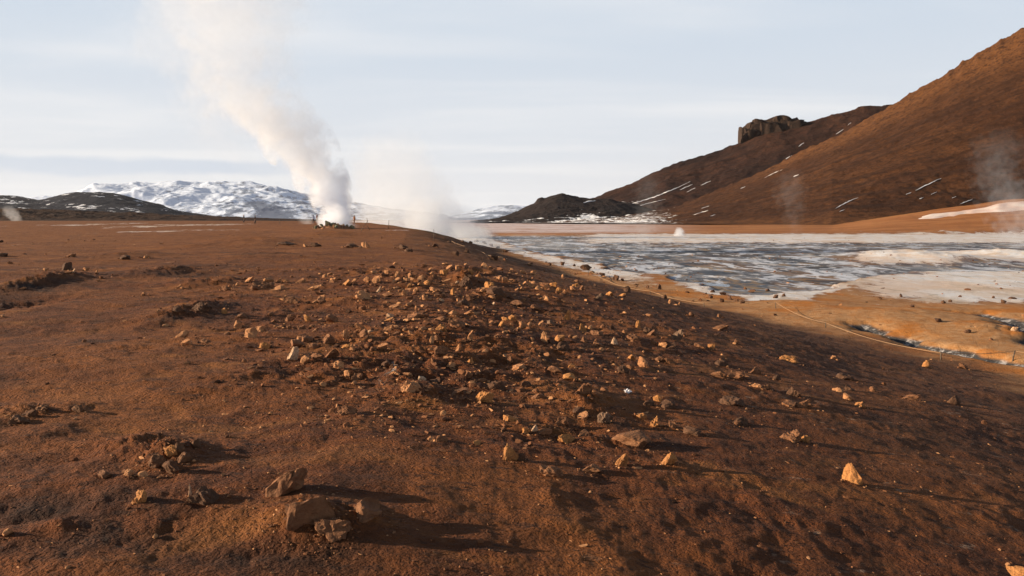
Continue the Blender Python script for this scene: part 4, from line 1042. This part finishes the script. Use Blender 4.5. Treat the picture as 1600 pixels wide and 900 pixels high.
# ------------------------------------------------------------------ rope line, stakes
def tube(path, r, n=6):
    V = []; 
    for i, p in enumerate(path):
        p = Vector(p); t = (Vector(path[min(len(path)-1, i+1)])-Vector(path[max(0, i-1)])).normalized()
        s = t.cross(Vector((0, 0, 1)));
        if s.length < .1: s = t.cross(Vector((0, 1, 0)))
        s.normalize(); w = t.cross(s)
        rr = r[i] if isinstance(r, (list, tuple)) else r
        for k in range(n):
            a = k/n*2*math.pi; V.append(p+s*math.cos(a)*rr+w*math.sin(a)*rr)
    bm = bmesh.new(); vs = [bm.verts.new(v) for v in V]
    for i in range(len(path)-1):
        for k in range(n):
            bm.faces.new((vs[i*n+k], vs[i*n+(k+1) % n], vs[(i+1)*n+(k+1) % n], vs[(i+1)*n+k]))
    bm.faces.new(vs[:n][::-1]); bm.faces.new(vs[-n:])
    for f in bm.faces: f.smooth = True
    me = bpy.data.meshes.new('tube'); bm.to_mesh(me); bm.free(); return me
STK = [(706, 379, 'short stake at the steamy end of the rope line', .3, .0), (785, 408, 'short stake halfway along the far part of the rope', .35, .05), (918, 430, 'leaning rope stake beside the white bank', .55, .35), (1016, 461, 'low stake where the rope meets the tan bank', .3, .0), (1100, 479, 'low rope stake below the cluster of black stones', .3, .0),
       (1212, 482, 'rope corner stake by the white sinter tongue', .45, .0), (1290, 512, 'half hidden rope stake on the rim of the dark slope', .3, .0), (1470, 560, 'rope stake standing over the creek bed', .35, .0), (1581, 566, 'leaning wooden rope stake on the orange flat', .5, .3), (1660, 574, '', .5, 0)]
PS = hits([s[0] for s in STK], [s[1] for s in STK])
tops = []
for (u, v, lab, h, lean), p in zip(STK, PS):
    h *= .62; top = (p[0]+lean*h, p[1], p[2]+h); tops.append(top)
    if not lab: lab = 'last rope stake beyond the edge of view'
    me = tube([(0, 0, -.15), (lean*h*.5, 0, h*.5), (lean*h*1.08, 0, h*1.08)], [.022, .02, .016]); me.materials.append(MAT['wood'])
    o = link(bpy.data.objects.new('rope_stake', me)); o.location = p
    tag(o, lab, 'stake', 'stakes of the rope line')
path = []
for a, b in zip(tops[:-1], tops[1:]):
    a, b = Vector(a), Vector(b); n = 18
    for i in range(n):
        f = i/n; p = a.lerp(b, f); p.z -= 4*f*(1-f)*min(.3, (a-b).length*.02)
        gz = ground_z(p.x, p.y)+EYE+.02
        p.z = max(p.z, gz); path.append(p)
path.append(Vector(tops[-1]))
me = tube(path, [max(.008, .00022*p.y) for p in path], 5); me.materials.append(MAT['rope'])
o = link(bpy.data.objects.new('rope', me)); tag(o, 'pale rope running along the rim of the slope from stake to stake', 'rope')

FENCE = [(562, 361.5, 1.1, .8, 'slanting wooden post beside the steam vent, the lowest of the leaning posts'), (575, 352, 1.2, -.15, 'thin upright post standing behind the slanting one near the vent'), (580, 359, 1.0, -.9, 'thin post leaning towards the vent beyond the slanting post'), (592, 350, 1.0, .1, 'small far post between the leaning posts and the pale flat'), (607, 357, 1.1, .05, 'short post at the edge of the whitish flat'), (678, 376, .95, .0, 'tall thin dark stake alone on the whitish flat'), (437, 349.5, .8, 0, 'low marker post on the plain beside the dark walkers')]
PF = hits([f[0] for f in FENCE], [f[1] for f in FENCE])
for (u, v, h, lean, lab), p in zip(FENCE, PF):
    r = max(.022, .00030*p[1])
    me = tube([(0, 0, -.3), (lean*h*.5, 0, h*.5), (lean*h, 0, h)], [r*1.1, r, r*.8]); me.materials.append(MAT['wood'])
    o = link(bpy.data.objects.new('marker_post', me)); o.location = p; tag(o, lab, 'post', 'marker posts near the steam vent')

# scrap of white paper
px, py, pz = hits([981], [609])[0]
V = []
for j in range(9):
    for i in range(13):
        a, b = i/12-.5, j/8-.5
        V.append((a*.075*(1+.2*math.sin(b*9)), b*.05, .012+.012*math.sin(a*9+b*4)+.010*math.cos(b*11-a*5)))
me = mesh_np('paper_scrap', V, grid_faces(9, 13)); sd = MAT['paper'] = m_simple('white_paper', (.80, .78, .80), .7, 40, .05); me.materials.append(sd)
o = link(bpy.data.objects.new('paper_scrap', me)); o.location = (px, py, pz+.005); o.rotation_euler = (.5, .1, .2)
md = o.modifiers.new('thickness', 'SOLIDIFY'); md.thickness = .002
tag(o, 'crumpled white scrap of paper lying on the brown slope', 'paper scrap')

# ------------------------------------------------------------------ air
hz = NT('air'); pvv = hz.n('VolumePrincipled'); pvv.inputs['Color'].default_value = (.93, .96, 1, 1); pvv.inputs['Density'].default_value = HAZE; pvv.inputs['Anisotropy'].default_value = .2
hz.t.links.new(pvv.outputs[0], hz.out.inputs['Volume'])
bm = bmesh.new(); bmesh.ops.create_cube(bm, size=1.0)
for v_ in bm.verts: v_.co = (v_.co.x*36000, v_.co.y*36000, (v_.co.z+.5)*740-25)
me = bpy.data.meshes.new('haze'); bm.to_mesh(me); bm.free(); me.materials.append(hz.m)
o = link(bpy.data.objects.new('haze', me)); tag(o, 'thin cold air between the plain and the far mountains', kind='stuff')

# ------------------------------------------------------------------ sky, sun, camera
SUN_EL, SUN_AZ = 14.5, -92.0        # degrees; azimuth from +Y towards +X (negative: from the left, a little behind the viewer)
el, az = math.radians(SUN_EL), math.radians(SUN_AZ)
sd = Vector((math.sin(az)*math.cos(el), math.cos(az)*math.cos(el), math.sin(el)))
L = bpy.data.lights.new('sun', 'SUN'); L.energy = 5.0; L.angle = math.radians(.7); L.color = (1.0, .79, .55)
lo = link(bpy.data.objects.new('sun', L)); lo.rotation_euler = (-sd).to_track_quat('-Z', 'Y').to_euler(); lo.location = (-60, -20, 40)

w = bpy.data.worlds.new('World'); scene.world = w
k = NT('', world=w)
sky = k.n('TexSky'); sky.sky_type = 'NISHITA'; sky.sun_disc = False; sky.sun_elevation = el; sky.sun_rotation = az; sky.dust_density = 1.5; sky.altitude = 300
gen = k.n('TexCoord').outputs['Generated']
sp = k.n('SeparateXYZ'); k.put(sp.inputs[0], gen); gz = sp.outputs[2]
# cloud sheet: a plane overhead gives the perspective of layered cloud
div = k.math('ADD', k.math('MAXIMUM', gz, 0.0), .055)
cl = k.n('CombineXYZ'); k.put(cl.inputs[0], k.math('DIVIDE', sp.outputs[0], div)); k.put(cl.inputs[1], k.math('DIVIDE', sp.outputs[1], div)); k.put(cl.inputs[2], 0.0)
n1 = k.noise(k.scale(cl.outputs[0], (.45, 1.0, 1)), .55, 5, .5, .3)
n2 = k.noise(k.scale(gen, (2.0, 2.0, 9)), 1.5, 4, .5, .4)
cov = k.ramp(n1, .44, .68)
base = k.mix(k.ramp(gz, 0.0, .30), (.415, .427, .450), (.325, .372, .430))
c = k.mix(k.math('MULTIPLY', cov, .85), base, (.470, .472, .480))
c = k.mix(k.math('MULTIPLY', k.ramp(n2, .45, .70), .14), c, (.345, .385, .435))
# blue-grey bank low over the snow mountain
ang = k.math('ARCTAN2', sp.outputs[0], sp.outputs[1])
nb = k.noise(k.scale(gen, (9, 9, 22)), 1.0, 5, .55)
bank = k.math('MULTIPLY', k.ramp(k.math('ABSOLUTE', k.math('SUBTRACT', k.math('ADD', gz, k.math('MULTIPLY', k.math('SUBTRACT', nb, .5), .03)), .060)), .004, .013, 1, 0), k.ramp(ang, -.34, -.22, 1, 0))
c = k.mix(k.math('MULTIPLY', bank, .85), c, (.325, .365, .425))
# cloud thins towards the zenith
thin = k.ramp(gz, .27, .55, .95, .03)
skyc = k.vmath('MULTIPLY', sky.outputs[0], (.05, .05, .05))
allc = k.mix(thin, skyc, c)
bg = k.n('Background'); k.put(bg.inputs['Color'], allc); bg.inputs['Strength'].default_value = 1.0
k.t.links.new(bg.outputs[0], k.out.inputs['Surface'])

cam = bpy.data.cameras.new('camera'); cam.sensor_width = 36; cam.lens = F/1600*36; cam.shift_y = -(450-V0)/1600; cam.clip_end = 60000; cam.clip_start = .05
co = link(bpy.data.objects.new('camera', cam)); co.location = (0, 0, EYE); co.rotation_euler = (math.pi/2, 0, 0)
scene.camera = co
vs_ = scene.view_settings; vs_.view_transform = 'Standard'; vs_.look = 'None'; vs_.gamma = 1; vs_.use_curve_mapping = False; vs_.exposure = .95
scene.render.engine = 'CYCLES'
cy = scene.cycles
cy.use_denoising = True
cy.max_bounces = 14; cy.diffuse_bounces = 3; cy.volume_bounces = 14; cy.transparent_max_bounces = 12
cy.volume_max_steps = 256
